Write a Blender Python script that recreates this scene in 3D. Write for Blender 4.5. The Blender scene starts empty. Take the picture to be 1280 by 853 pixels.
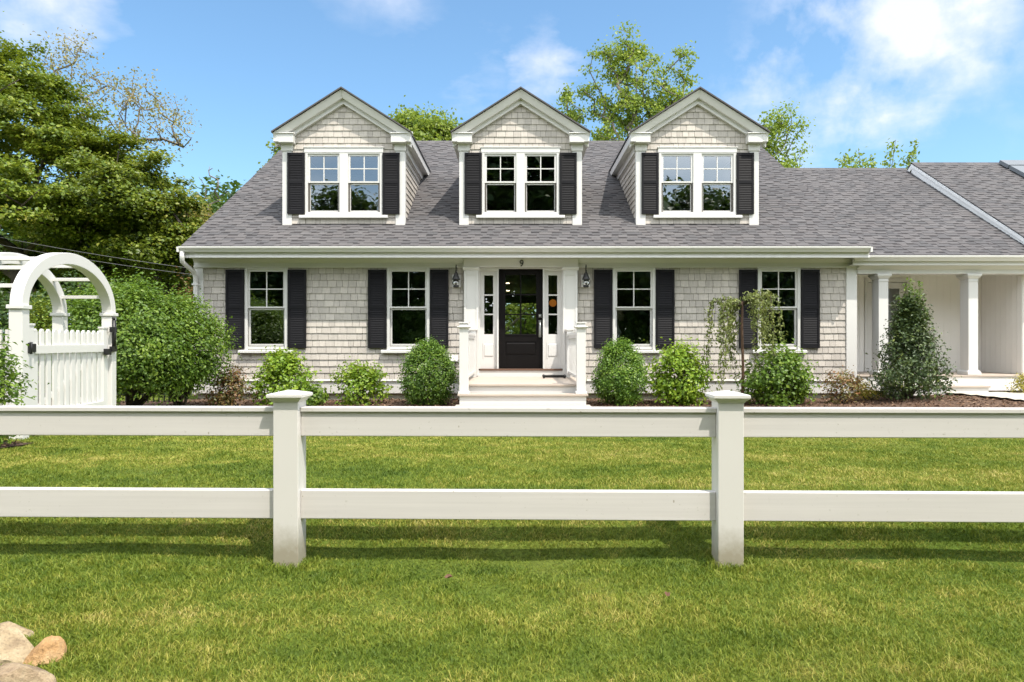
import bpy, math, random
import numpy as np
from mathutils import Vector

random.seed(7)
RNG = np.random.default_rng(11)
SC = bpy.context.scene
COL = SC.collection
R = math.radians

# ------------------------------------------------------------------ camera, sky, sun, exposure
CZ = 1.17                                   # eye height above the lawn at the fence
cam_d = bpy.data.cameras.new('camera')
cam = bpy.data.objects.new('camera', cam_d)
COL.objects.link(cam)
cam.location = (0, 0, CZ)
cam.rotation_euler = (R(90), 0, 0)
cam_d.sensor_width = 36
cam_d.lens = 24
cam_d.shift_x = -5 / 1280
cam_d.shift_y = 1.5 / 1280
cam_d.clip_start = 0.05
cam_d.clip_end = 3000
SC.camera = cam

SUN = Vector((0.86, -1.0, 2.45)).normalized()
sun_el = math.asin(SUN.z)
sun_rot = math.atan2(SUN.x, SUN.y)
ld = bpy.data.lights.new('sun', 'SUN')
ld.energy = 3.55
ld.angle = R(0.53)
ld.color = (1.0, 0.93, 0.825)
lo = bpy.data.objects.new('sun', ld)
COL.objects.link(lo)
lo.rotation_euler = SUN.to_track_quat('Z', 'Y').to_euler()

SC.view_settings.view_transform = 'Standard'
SC.view_settings.look = 'None'
SC.view_settings.exposure = 0.78
SC.view_settings.gamma = 1
SC.view_settings.use_curve_mapping = False
SC.cycles.max_bounces = 8
SC.cycles.diffuse_bounces = 4
SC.cycles.transparent_max_bounces = 12
SC.cycles.use_denoising = True

world = bpy.data.worlds.new('World')
SC.world = world
world.use_nodes = True
wt = world.node_tree
for n in list(wt.nodes):
    wt.nodes.remove(n)


class NT:
    """tiny node-tree helper"""
    def __init__(self, tree):
        self.t = tree

    def n(self, kind, **kw):
        nd = self.t.nodes.new(kind)
        for k, v in kw.items():
            if k in nd.inputs.keys() if hasattr(nd.inputs, 'keys') else False:
                nd.inputs[k].default_value = v
            else:
                setattr(nd, k, v)
        return nd

    def l(self, a, b):
        self.t.links.new(a, b)

    def val(self, sock, v):
        if hasattr(v, 'is_output') or isinstance(v, bpy.types.NodeSocket):
            self.l(v, sock)
        else:
            sock.default_value = v

    def math(self, op, a, b=None, clamp=False):
        nd = self.t.nodes.new('ShaderNodeMath')
        nd.operation = op
        nd.use_clamp = clamp
        self.val(nd.inputs[0], a)
        if b is not None:
            self.val(nd.inputs[1], b)
        return nd.outputs[0]

    def mix(self, fac, a, b, mode='MIX'):
        nd = self.t.nodes.new('ShaderNodeMix')
        nd.data_type = 'RGBA'
        nd.blend_type = mode
        self.val(nd.inputs[0], fac)
        self.val(nd.inputs[6], a if not isinstance(a, tuple) else (*a, 1)[:4])
        self.val(nd.inputs[7], b if not isinstance(b, tuple) else (*b, 1)[:4])
        return nd.outputs[2]

    def ramp(self, fac, stops):
        nd = self.t.nodes.new('ShaderNodeValToRGB')
        self.l(fac, nd.inputs[0])
        e = nd.color_ramp.elements
        while len(e) > 1:
            e.remove(e[-1])
        for i, (p, c) in enumerate(stops):
            el = e[0] if i == 0 else e.new(p)
            el.position = p
            c = (c, c, c) if isinstance(c, (int, float)) else c
            el.color = (*c, 1)
        return nd.outputs[0]

    def noise(self, vec, scale, detail=4, rough=0.55, out=0):
        nd = self.t.nodes.new('ShaderNodeTexNoise')
        nd.inputs['Scale'].default_value = scale
        nd.inputs['Detail'].default_value = detail
        nd.inputs['Roughness'].default_value = rough
        if vec is not None:
            self.l(vec, nd.inputs['Vector'])
        return nd.outputs[out]


def build_world():
    w = NT(wt)
    out = w.n('ShaderNodeOutputWorld')
    bg = w.n('ShaderNodeBackground')
    bg.inputs['Strength'].default_value = 0.15
    sky = w.n('ShaderNodeTexSky')
    sky.sky_type = 'NISHITA'
    sky.sun_disc = False
    sky.sun_elevation = sun_el
    sky.sun_rotation = sun_rot
    sky.air_density = 1.0
    sky.dust_density = 1.8
    sky.ozone_density = 1.6
    tc = w.n('ShaderNodeTexCoord')
    d = tc.outputs['Generated']
    sep = w.n('ShaderNodeSeparateXYZ')
    w.l(d, sep.inputs[0])
    # a flat cloud deck overhead: direction divided by its height
    zz = w.math('ADD', w.math('MAXIMUM', sep.outputs[2], 0.0), 0.12)
    comb = w.n('ShaderNodeCombineXYZ')
    w.l(w.math('DIVIDE', sep.outputs[0], zz), comb.inputs[0])
    w.l(w.math('DIVIDE', sep.outputs[1], zz), comb.inputs[1])
    n1 = w.noise(d, 6.5, 9, 0.56)
    n2 = w.noise(comb.outputs[0], 0.55, 3, 0.5)
    # where the cloud banks are (directions)
    wn = w.noise(comb.outputs[0], 1.7, 6, 0.6, out=1)
    wv = w.n('ShaderNodeVectorMath')
    wv.operation = 'MULTIPLY_ADD'
    w.l(wn, wv.inputs[0])
    wv.inputs[1].default_value = (0.3, 0.3, 0.3)
    wv.inputs[2].default_value = (-0.15, -0.15, -0.15)
    wa = w.n('ShaderNodeVectorMath')
    wa.operation = 'ADD'
    w.l(d, wa.inputs[0])
    w.l(wv.outputs[0], wa.inputs[1])
    d = wa.outputs[0]
    mask = None
    for (px, py, rad, amp) in ((1060, 35, 0.16, 1.1), (1150, 20, 0.16, 1.1), (985, 105, 0.12, 1.0), (1225, 45, 0.1, 0.9),
                               (50, -4, 0.11, 0.95), (1200, 140, 0.09, 0.3), (1075, 125, 0.1, 1.1),
                               (681, 85, 0.06, 0.75), (600, 78, 0.05, 0.35), (470, -20, 0.09, 0.4)):
        v = Vector(((px - 645) / 853, 1, (428 - py) / 853)).normalized()
        vm = w.n('ShaderNodeVectorMath')
        vm.operation = 'DISTANCE'
        w.l(d, vm.inputs[0])
        vm.inputs[1].default_value = v
        m = w.math('SUBTRACT', 1.0, w.math('DIVIDE', vm.outputs['Value'], rad), clamp=True)
        m = w.math('MULTIPLY', m, amp * 1.5)
        mask = m if mask is None else w.math('MAXIMUM', mask, m)
    # scattered unseen cloud added behind and above the camera, brightened to fill the shade
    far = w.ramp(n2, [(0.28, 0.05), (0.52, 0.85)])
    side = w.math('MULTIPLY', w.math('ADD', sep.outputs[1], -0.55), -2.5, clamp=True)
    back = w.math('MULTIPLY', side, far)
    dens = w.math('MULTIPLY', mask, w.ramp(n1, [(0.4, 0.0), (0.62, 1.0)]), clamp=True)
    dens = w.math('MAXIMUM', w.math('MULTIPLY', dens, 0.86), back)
    # bright summer sky: lift of thin high haze over Nishita blue
    tint = w.mix(1.0, sky.outputs[0], (0.77, 0.98, 1.02), 'MULTIPLY')
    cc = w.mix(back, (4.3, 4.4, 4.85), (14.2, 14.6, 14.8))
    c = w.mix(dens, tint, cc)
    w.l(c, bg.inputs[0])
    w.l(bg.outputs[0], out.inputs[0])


build_world()


# ------------------------------------------------------------------ materials
def new_mat(name):
    m = bpy.data.materials.new(name)
    m.use_nodes = True
    t = m.node_tree
    for n in list(t.nodes):
        t.nodes.remove(n)
    w = NT(t)
    out = w.n('ShaderNodeOutputMaterial')
    p = w.n('ShaderNodeBsdfPrincipled')
    w.l(p.outputs[0], out.inputs[0])
    return m, w, p, out


def coords(w, kind='Object'):
    return w.n('ShaderNodeTexCoord').outputs[kind]


def bump(w, p, h, strength=0.3, dist=0.01):
    b = w.n('ShaderNodeBump')
    b.inputs['Strength'].default_value = strength
    b.inputs['Distance'].default_value = dist
    w.l(h, b.inputs['Height'])
    w.l(b.outputs[0], p.inputs['Normal'])


def mat_paint(name, col, rough=0.4, var=0.06, scale=3, spec=0.5, bumps=0.0, dirt=0.0):
    m, w, p, _ = new_mat(name)
    co = coords(w)
    n = w.noise(co, scale, 5)
    dark = tuple(c * (1 - var * 2) for c in col)
    c = w.mix(n, dark, tuple(min(1, c * (1 + var)) for c in col))
    if dirt:
        n2 = w.noise(co, 38, 3, 0.7)
        n3 = w.noise(co, 4, 3)
        f = w.math('MULTIPLY', w.ramp(n2, [(0.63, 0.0), (0.7, 1.0)]), w.ramp(n3, [(0.4, 0.0), (0.7, 1.0)]))
        c = w.mix(w.math('MULTIPLY', f, dirt), c, (0.3, 0.28, 0.22))
        mp = w.n('ShaderNodeMapping')
        mp.inputs['Rotation'].default_value = (0, .6, .3)
        mp.inputs['Scale'].default_value = (1, 1, .55)
        w.l(co, mp.inputs[0])
        vo = w.n('ShaderNodeTexVoronoi')
        vo.inputs['Scale'].default_value = 17
        w.l(mp.outputs[0], vo.inputs['Vector'])
        rs = w.n('ShaderNodeSeparateColor')
        w.l(vo.outputs['Color'], rs.inputs[0])
        spot = w.math('LESS_THAN', vo.outputs['Distance'], w.math('MULTIPLY', w.math('SUBTRACT', rs.outputs[0], .55, True), .2))
        c = w.mix(w.math('MULTIPLY', spot, .65), c, (0.22, 0.19, 0.12))
        m2 = w.n('ShaderNodeMapping')
        m2.inputs['Scale'].default_value = (.6, 30, 30)
        w.l(co, m2.inputs[0])
        c = w.mix(1.0, c, w.ramp(w.noise(m2.outputs[0], 2, 4, .6), [(.3, .94), (.7, 1.03)]), 'MULTIPLY')
    w.l(c, p.inputs['Base Color'])
    p.inputs['Roughness'].default_value = rough
    p.inputs['Specular IOR Level'].default_value = spec
    if bumps:
        bump(w, p, w.noise(co, 60, 4), bumps, 0.003)
    return m


def mat_islands(name, stops, rough=0.8, nscale=8, nvar=0.25, bs=0.25, bdist=0.004, bscale=60, stretch=None, spec=0.3):
    """each separate piece of the mesh takes its own tone"""
    m, w, p, _ = new_mat(name)
    geo = w.n('ShaderNodeNewGeometry')
    co = coords(w)
    c = w.ramp(geo.outputs['Random Per Island'], stops)
    vec = co
    if stretch:
        mp = w.n('ShaderNodeMapping')
        mp.inputs['Scale'].default_value = stretch
        w.l(co, mp.inputs[0])
        vec = mp.outputs[0]
    n = w.noise(vec, nscale, 6, 0.65)
    v = w.ramp(n, [(0.25, 1 - nvar), (0.75, 1 + nvar * 0.6)])
    c = w.mix(1.0, c, v, 'MULTIPLY')
    big = w.noise(co, 0.7, 3)
    c = w.mix(1.0, c, w.ramp(big, [(0.3, 0.92), (0.7, 1.06)]), 'MULTIPLY')
    w.l(c, p.inputs['Base Color'])
    p.inputs['Roughness'].default_value = rough
    p.inputs['Specular IOR Level'].default_value = spec
    bump(w, p, w.noise(vec, bscale, 4, 0.7), bs, bdist)
    return m


def mat_leaf(name, stops, trans=0.3, tcol=(0.2, 0.3, 0.03), rough=0.45, nscale=1.2, nvar=0.35, spec=0.35):
    m, w, p, out = new_mat(name)
    geo = w.n('ShaderNodeNewGeometry')
    oi = w.n('ShaderNodeObjectInfo')
    co = coords(w)
    f = w.math('ADD', w.math('MULTIPLY', geo.outputs['Random Per Island'], 0.6),
               w.math('MULTIPLY', w.ramp(w.noise(co, nscale, 3), [(0.3, 0.0), (0.7, 1.0)]), 0.4))
    c = w.ramp(f, [(q, tuple(v * 1.4 for v in cc)) for q, cc in stops])
    c = w.mix(1.0, c, w.ramp(oi.outputs['Random'], [(0.0, 0.88), (1.0, 1.12)]), 'MULTIPLY')
    w.l(c, p.inputs['Base Color'])
    p.inputs['Roughness'].default_value = rough
    p.inputs['Specular IOR Level'].default_value = spec
    tr = w.n('ShaderNodeBsdfTranslucent')
    w.l(w.mix(0.55, c, tuple(v * 1.3 for v in tcol)), tr.inputs[0])
    mx = w.n('ShaderNodeMixShader')
    mx.inputs[0].default_value = trans
    w.l(p.outputs[0], mx.inputs[1])
    w.l(tr.outputs[0], mx.inputs[2])
    w.l(mx.outputs[0], out.inputs[0])
    return m


def mat_glass(name, refl=0.16, tint=(0.84, 0.88, 0.84)):
    m, w, p, out = new_mat(name)
    w.t.nodes.remove(p)
    gl = w.n('ShaderNodeBsdfGlossy')
    gl.inputs['Roughness'].default_value = 0.0
    gl.inputs['Color'].default_value = (0.95, 0.98, 1, 1)
    # float glass is never perfectly flat
    b = w.n('ShaderNodeBump')
    b.inputs['Strength'].default_value = 0.05
    b.inputs['Distance'].default_value = 0.02
    w.l(w.noise(coords(w), 1.6, 2), b.inputs['Height'])
    w.l(b.outputs[0], gl.inputs['Normal'])
    tr = w.n('ShaderNodeBsdfTransparent')
    tr.inputs['Color'].default_value = (*tint, 1)
    fr = w.n('ShaderNodeFresnel')
    fr.inputs['IOR'].default_value = 1.5
    mx = w.n('ShaderNodeMixShader')
    w.l(w.math('ADD', fr.outputs[0], refl, clamp=True), mx.inputs[0])
    w.l(tr.outputs[0], mx.inputs[1])
    w.l(gl.outputs[0], mx.inputs[2])
    w.l(mx.outputs[0], out.inputs[0])
    return m


M = {}
M['trim'] = mat_paint('trim_paint', (0.6, 0.588, 0.57), 0.4, 0.02, 2.2)
M['vinyl'] = mat_paint('fence_vinyl', (0.585, 0.555, 0.532), 0.33, 0.03, 1.5, 0.45, dirt=0.9)
M['arbor'] = mat_paint('arbor_paint', (0.66, 0.645, 0.62), 0.38, 0.02, 2.5)
M['board'] = mat_paint('porch_boards', (0.78, 0.755, 0.725), 0.5, 0.03, 3)
M['tread'] = mat_paint('tread_boards', (0.42, 0.355, 0.3), 0.6, 0.06, 5)
M['shutter'] = mat_paint('shutter_paint', (0.012, 0.0115, 0.0135), 0.55, 0.1, 5, 0.14)
M['door'] = mat_paint('door_paint', (0.006, 0.005, 0.005), 0.5, 0.08, 6, 0.12)
M['black'] = mat_paint('black_iron', (0.012, 0.012, 0.013), 0.45, 0.1, 20)
M['steel'] = mat_paint('brushed_steel', (0.55, 0.55, 0.54), 0.28, 0.03, 20)
M['steel'].node_tree.nodes['Principled BSDF'].inputs['Metallic'].default_value = 0.9
M['concrete'] = mat_paint('foundation_concrete', (0.3, 0.275, 0.24), 0.9, 0.12, 6, 0.2, 0.5)
M['path'] = mat_paint('path_concrete', (0.46, 0.42, 0.36), 0.9, 0.08, 4, 0.2, 0.4)
M['room'] = mat_paint('room_walls', (0.55, 0.51, 0.43), 0.8, 0.05, 1)
M['roomfloor'] = mat_paint('room_floor', (0.1, 0.06, 0.035), 0.5, 0.1, 2)
M['shingle'] = mat_islands('wall_shingles', [(0, (0.405, 0.37, 0.335)), (0.5, (0.46, 0.42, 0.38)), (1, (0.51, 0.466, 0.42))],
                           0.75, 10, 0.17, 0.25, 0.002, 40, (3, 3, 0.4))
M['felt'] = mat_paint('wall_felt', (0.1, 0.09, 0.08), 0.9, 0.1, 3)
M['roof'] = mat_islands('roof_shingles', [(0, (0.072, 0.07, 0.073)), (0.35, (0.086, 0.082, 0.085)), (0.7, (0.097, 0.09, 0.091)), (1, (0.106, 0.101, 0.103))],
                        0.9, 30, 0.22, 0.5, 0.004, 160)
M['roofdark'] = mat_islands('roof_shingle_band', [(0, (0.03, 0.028, 0.03)), (1, (0.052, 0.047, 0.049))], 0.9, 30, 0.2, 0.4, 0.004, 160)
M['glass'] = mat_glass('window_glass', 0.22)
M['clear'] = mat_glass('lamp_glass', 0.08, (0.95, 0.95, 0.93))
M['bark'] = mat_islands('bark', [(0, (0.075, 0.06, 0.045)), (1, (0.11, 0.09, 0.07))], 0.95, 5, 0.4, 0.8, 0.02, 18, (4, 4, 0.7))
M['barkpale'] = mat_islands('pale_bark', [(0, (0.16, 0.14, 0.12)), (1, (0.22, 0.19, 0.16))], 0.95, 5, 0.35, 0.8, 0.02, 18, (4, 4, 0.7))
M['panel'] = mat_paint('roof_panel', (0.16, 0.175, 0.195), 0.75, 0.05, 2, 0.15)
M['fascia'] = mat_paint('pale_rake_metal', (0.8, 0.81, 0.82), 0.4, 0.03, 2)
M['orange'] = mat_paint('amber_globe', (0.55, 0.2, 0.03), 0.35, 0.05, 3)
M['lit'] = mat_paint('lit_downlight', (0.8, 0.75, 0.65), 0.5)
M['lit'].node_tree.nodes['Principled BSDF'].inputs['Emission Color'].default_value = (1, .8, .55, 1)
M['lit'].node_tree.nodes['Principled BSDF'].inputs['Emission Strength'].default_value = 4
M['orange'].node_tree.nodes['Principled BSDF'].inputs['Emission Color'].default_value = (1, .33, .05, 1)
M['orange'].node_tree.nodes['Principled BSDF'].inputs['Emission Strength'].default_value = .2
M['shade'] = mat_paint('lamp_shade', (0.5, 0.42, 0.32), 0.8, 0.05, 3)
M['ceramic'] = mat_paint('white_ceramic', (0.7, 0.7, 0.68), 0.3, 0.03, 3)
M['wire'] = mat_paint('wire_sheath', (0.13, 0.13, 0.13), 0.5, 0.05, 3)
M['maple'] = mat_leaf('maple_leaf', [(0, (0.035, 0.062, 0.007)), (0.4, (0.075, 0.115, 0.01)), (0.75, (0.14, 0.165, 0.015)), (1, (0.22, 0.185, 0.025))], 0.27, (0.22, 0.27, 0.02), nscale=0.5)
M['dark_leaf'] = mat_leaf('dark_leaf', [(0, (0.018, 0.04, 0.009)), (0.6, (0.035, 0.068, 0.014)), (1, (0.07, 0.095, 0.02))], 0.25, (0.12, 0.2, 0.02))
M['oak'] = mat_leaf('oak_leaf', [(0, (0.06, 0.11, 0.012)), (0.5, (0.125, 0.18, 0.022)), (1, (0.24, 0.27, 0.04))], 0.42, (0.26, 0.32, 0.04))
M['thin'] = mat_leaf('thin_leaf', [(0, (0.11, 0.13, 0.03)), (0.5, (0.22, 0.2, 0.06)), (1, (0.32, 0.24, 0.09))], 0.4, (0.25, 0.2, 0.05))
M['shrub'] = mat_leaf('shrub_leaf', [(0, (0.028, 0.06, 0.009)), (0.5, (0.068, 0.12, 0.013)), (1, (0.15, 0.2, 0.023))], 0.3, (0.2, 0.32, 0.03), nscale=2)
M['box'] = mat_leaf('boxwood_leaf', [(0, (0.03, 0.07, 0.011)), (0.5, (0.07, 0.13, 0.016)), (1, (0.17, 0.235, 0.032))], 0.3, (0.15, 0.28, 0.03), 0.4, 6)
M['lime'] = mat_leaf('lime_leaf', [(0, (0.055, 0.11, 0.01)), (0.5, (0.115, 0.19, 0.015)), (1, (0.25, 0.31, 0.03))], 0.32, (0.32, 0.42, 0.03), nscale=3)
M['holly'] = mat_leaf('holly_leaf', [(0, (0.02, 0.036, 0.015)), (0.55, (0.04, 0.062, 0.022)), (0.85, (0.075, 0.1, 0.026)), (1, (0.2, 0.22, 0.05))], 0.12, (0.15, 0.2, 0.03), 0.42, 5, spec=0.3)
M['red'] = mat_leaf('red_leaf', [(0, (0.05, 0.075, 0.018)), (0.45, (0.11, 0.1, 0.028)), (0.75, (0.16, 0.07, 0.035)), (1, (0.24, 0.15, 0.05))], 0.25, (0.3, 0.15, 0.05), nscale=5)
M['gold'] = mat_leaf('gold_leaf', [(0, (0.1, 0.12, 0.02)), (0.5, (0.22, 0.2, 0.03)), (1, (0.36, 0.3, 0.05))], 0.28, (0.4, 0.32, 0.04), nscale=5)
M['weep'] = mat_leaf('weeping_leaf', [(0, (0.06, 0.085, 0.025)), (0.5, (0.11, 0.135, 0.035)), (1, (0.2, 0.22, 0.06))], 0.3, (0.25, 0.28, 0.05), nscale=4)
M['deadleaf'] = mat_paint('dry_leaf', (0.14, 0.07, 0.04), 0.8, 0.2, 30)
M['tape'] = mat_paint('twig_brown', (0.13, 0.07, 0.045), 0.8, 0.15, 12)


def make_ground_mats():
    # lawn soil/thatch
    m, w, p, _ = new_mat('lawn_thatch')
    co = coords(w)
    n = w.noise(co, 0.45, 5, 0.6)
    n2 = w.noise(co, 40, 5, 0.7)
    a = w.ramp(n, [(0.3, (0.075, 0.12, 0.016)), (0.55, (0.115, 0.15, 0.024)), (0.75, (0.17, 0.17, 0.045))])
    c = w.mix(1.0, a, w.ramp(n2, [(0.3, 0.45), (0.7, 1.35)]), 'MULTIPLY')
    w.l(c, p.inputs['Base Color'])
    p.inputs['Roughness'].default_value = 1
    p.inputs['Specular IOR Level'].default_value = 0.1
    bump(w, p, n2, 0.9, 0.03)
    M['ground'] = m
    # blades
    m, w, p, out = new_mat('grass_blades')
    geo = w.n('ShaderNodeNewGeometry')
    co = coords(w)
    n = w.ramp(w.noise(co, 0.9, 5, 0.62), [(0.32, 0.0), (0.7, 1.0)])
    n2 = w.ramp(w.noise(co, 5.5, 6, 0.7), [(0.36, 0.0), (0.64, 1.0)])
    mp = w.n('ShaderNodeMapping')
    mp.inputs['Scale'].default_value = (0.18, 1.6, 1)
    w.l(co, mp.inputs[0])
    n3 = w.ramp(w.noise(mp.outputs[0], 1.0, 3, 0.5), [(0.33, 0.0), (0.67, 1.0)])      # mower passes run along the fence
    f = w.math('ADD', w.math('MULTIPLY', geo.outputs['Random Per Island'], 0.3), w.math('MULTIPLY', n, 0.3))
    f = w.math('ADD', f, w.math('MULTIPLY', n2, 0.27))
    f = w.math('ADD', f, w.math('MULTIPLY', n3, 0.28))
    f = w.math('SUBTRACT', f, 0.16)
    c = w.ramp(f, [(0.04, (0.052, 0.098, 0.01)), (0.26, (0.124, 0.183, 0.019)), (0.46, (0.22, 0.255, 0.03)),
                   (0.64, (0.39, 0.355, 0.08)), (0.84, (0.58, 0.47, 0.2))])
    w.l(c, p.inputs['Base Color'])
    p.inputs['Roughness'].default_value = 0.55
    p.inputs['Specular IOR Level'].default_value = 0.25
    tr = w.n('ShaderNodeBsdfTranslucent')
    w.l(c, tr.inputs[0])
    mx = w.n('ShaderNodeMixShader')
    mx.inputs[0].default_value = 0.3
    w.l(p.outputs[0], mx.inputs[1])
    w.l(tr.outputs[0], mx.inputs[2])
    w.l(mx.outputs[0], out.inputs[0])
    M['grass'] = m
    # mulch
    m, w, p, _ = new_mat('bark_mulch')
    co = coords(w)
    n = w.noise(co, 45, 5, 0.7)
    c = w.ramp(n, [(0.3, (0.04, 0.022, 0.014)), (0.5, (0.105, 0.06, 0.036)), (0.75, (0.2, 0.125, 0.08))])
    w.l(c, p.inputs['Base Color'])
    p.inputs['Roughness'].default_value = 1
    bump(w, p, n, 1.0, 0.03)
    M['mulch'] = m
    M['chip'] = mat_islands('mulch_chips', [(0, (0.05, 0.026, 0.016)), (0.6, (0.15, 0.085, 0.05)), (1, (0.27, 0.18, 0.12))], 0.95, 20, 0.2)
    # sandstone
    for key, c0, c1, c2 in (('stone', (0.19, 0.13, 0.075), (0.36, 0.275, 0.165), (0.49, 0.405, 0.27)),
                            ('stone_orange', (0.24, 0.13, 0.05), (0.4, 0.235, 0.1), (0.5, 0.34, 0.18)),
                            ('stone_grey', (0.15, 0.095, 0.055), (0.32, 0.235, 0.145), (0.46, 0.37, 0.24))):
        m, w, p, _ = new_mat(key)
        co = coords(w)
        n = w.noise(co, 9, 7, 0.65)
        c = w.ramp(n, [(0.3, c0), (0.5, c1), (0.7, c2)])
        sp = w.ramp(w.noise(co, 90, 2, 0.6), [(0.3, 0.7), (0.5, 1.0)])
        w.l(w.mix(1.0, c, sp, 'MULTIPLY'), p.inputs['Base Color'])
        p.inputs['Roughness'].default_value = 0.9
        bump(w, p, w.noise(co, 22, 8, 0.7), 1.0, 0.02)
        M[key] = m
    # fence posts: soil splashed on their feet
    m, w, p, _ = new_mat('fence_post_vinyl')
    co = coords(w)
    n = w.noise(co, 1.5, 4)
    c = w.mix(n, (0.57, 0.55, 0.52), (0.64, 0.615, 0.585))
    sep = w.n('ShaderNodeSeparateXYZ')
    w.l(co, sep.inputs[0])
    h = w.math('ADD', sep.outputs[2], w.math('MULTIPLY', w.noise(co, 14, 5, 0.7), 0.16))
    f = w.ramp(h, [(0.15, 0.95), (0.31, 0.0)])
    c = w.mix(w.math('MULTIPLY', f, 0.75), c, (0.2, 0.165, 0.085))
    n2 = w.ramp(w.noise(co, 42, 3, 0.7), [(0.68, 0.0), (0.76, 0.45)])
    c = w.mix(n2, c, (0.33, 0.3, 0.22))
    w.l(c, p.inputs['Base Color'])
    p.inputs['Roughness'].default_value = 0.35
    M['post'] = m


make_ground_mats()


# ------------------------------------------------------------------ mesh helpers
def tag(o, label=None, cat=None, group=None, kind=None):
    if label:
        o['label'] = label
    if cat:
        o['category'] = cat
    if group:
        o['group'] = group
    if kind:
        o['kind'] = kind
    return o


def empty(name, loc=(0, 0, 0), rz=0.0):
    o = bpy.data.objects.new(name, None)
    o.location = loc
    o.rotation_euler = (0, 0, rz)
    o.empty_display_size = 0.2
    COL.objects.link(o)
    return o


def link(name, me, mat, parent=None):
    if mat is not None and not isinstance(mat, (list, tuple)):
        mat = [mat]
    for mm in (mat or []):
        if len(me.materials) < len(mat):
            me.materials.append(mm)
    o = bpy.data.objects.new(name, me)
    COL.objects.link(o)
    if parent is not None:
        o.parent = parent
    return o


class MB:
    def __init__(self):
        self.v, self.f, self.mi, self.sm = [], [], [], []
        self.off = Vector((0, 0, 0))

    def add(self, vs, fs, mi=0, smooth=False):
        b = len(self.v)
        self.v += [tuple(Vector(p) - self.off) for p in vs]
        for f in fs:
            self.f.append([b + i for i in f])
            self.mi.append(mi)
            self.sm.append(smooth)
        return self

    def box(self, x0, x1, y0, y1, z0, z1, mi=0):
        x0, x1 = min(x0, x1), max(x0, x1)
        y0, y1 = min(y0, y1), max(y0, y1)
        z0, z1 = min(z0, z1), max(z0, z1)
        vs = [(x0, y0, z0), (x1, y0, z0), (x1, y1, z0), (x0, y1, z0), (x0, y0, z1), (x1, y0, z1), (x1, y1, z1), (x0, y1, z1)]
        return self.add(vs, [(0, 3, 2, 1), (4, 5, 6, 7), (0, 1, 5, 4), (1, 2, 6, 5), (2, 3, 7, 6), (3, 0, 4, 7)], mi)

    def hexa(self, bottom, top, mi=0):
        """two rings of equal length (counter-clockwise seen from the second)"""
        n = len(bottom)
        vs = list(bottom) + list(top)
        fs = [tuple(reversed(range(n))), tuple(range(n, 2 * n))]
        for i in range(n):
            j = (i + 1) % n
            fs.append((i, j, n + j, n + i))
        return self.add(vs, fs, mi)

    def prism(self, prof, axis, a, b, mi=0):
        """extrude a closed 2-D profile: axis x -> profile (y,z); y -> (x,z); z -> (x,y)"""
        if axis == 'x':
            A = [(a, p, q) for p, q in prof]
            B = [(b, p, q) for p, q in prof]
        elif axis == 'y':
            A = [(p, a, q) for p, q in prof]
            B = [(p, b, q) for p, q in prof]
        else:
            A = [(p, q, a) for p, q in prof]
            B = [(p, q, b) for p, q in prof]
        return self.hexa(A, B, mi)

    def lathe(self, cx, cy, prof, n=20, mi=0, smooth=True):
        vs, fs = [], []
        for r, z in prof:
            for k in range(n):
                t = 2 * math.pi * k / n
                vs.append((cx + r * math.cos(t), cy + r * math.sin(t), z))
        for i in range(len(prof) - 1):
            for k in range(n):
                k2 = (k + 1) % n
                fs.append((i * n + k, i * n + k2, (i + 1) * n + k2, (i + 1) * n + k))
        fs.append(tuple(reversed(range(n))))
        fs.append(tuple(range((len(prof) - 1) * n, len(prof) * n)))
        return self.add(vs, fs, mi, smooth)

    def tube(self, pts, rad, n=8, mi=0, smooth=True, cap=True):
        pts = [Vector(p) for p in pts]
        if not hasattr(rad, '__len__'):
            rad = [rad] * len(pts)
        vs, fs = [], []
        ref = None
        for i, p in enumerate(pts):
            t = (pts[min(i + 1, len(pts) - 1)] - pts[max(i - 1, 0)])
            if t.length < 1e-9:
                t = Vector((0, 0, 1))
            t.normalize()
            if ref is None:
                ref = Vector((1, 0, 0)) if abs(t.x) < 0.8 else Vector((0, 1, 0))
            u = (ref - t * ref.dot(t))
            if u.length < 1e-6:
                u = t.orthogonal()
            u.normalize()
            ref = u
            w = t.cross(u)
            for k in range(n):
                a = 2 * math.pi * k / n
                vs.append(p + (u * math.cos(a) + w * math.sin(a)) * rad[i])
        for i in range(len(pts) - 1):
            for k in range(n):
                k2 = (k + 1) % n
                fs.append((i * n + k, i * n + k2, (i + 1) * n + k2, (i + 1) * n + k))
        if cap:
            fs.append(tuple(reversed(range(n))))
            fs.append(tuple(range((len(pts) - 1) * n, len(pts) * n)))
        return self.add(vs, fs, mi, smooth)

    def build(self, name, mat, parent=None, bevel=0.0, seg=2):
        me = bpy.data.meshes.new(name)
        me.from_pydata(self.v, [], self.f)
        me.polygons.foreach_set('material_index', self.mi)
        me.polygons.foreach_set('use_smooth', self.sm)
        me.update()
        o = link(name, me, mat, parent)
        if bevel:
            md = o.modifiers.new('bevel', 'BEVEL')
            md.width = bevel
            md.segments = seg
            md.limit_method = 'ANGLE'
            md.angle_limit = R(40)
        return o


def copy_tree(o, parent=None):
    c = o.copy()
    COL.objects.link(c)
    if parent is not None:
        c.parent = parent
    for ch in list(o.children):
        copy_tree(ch, c)
    return c


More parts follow.
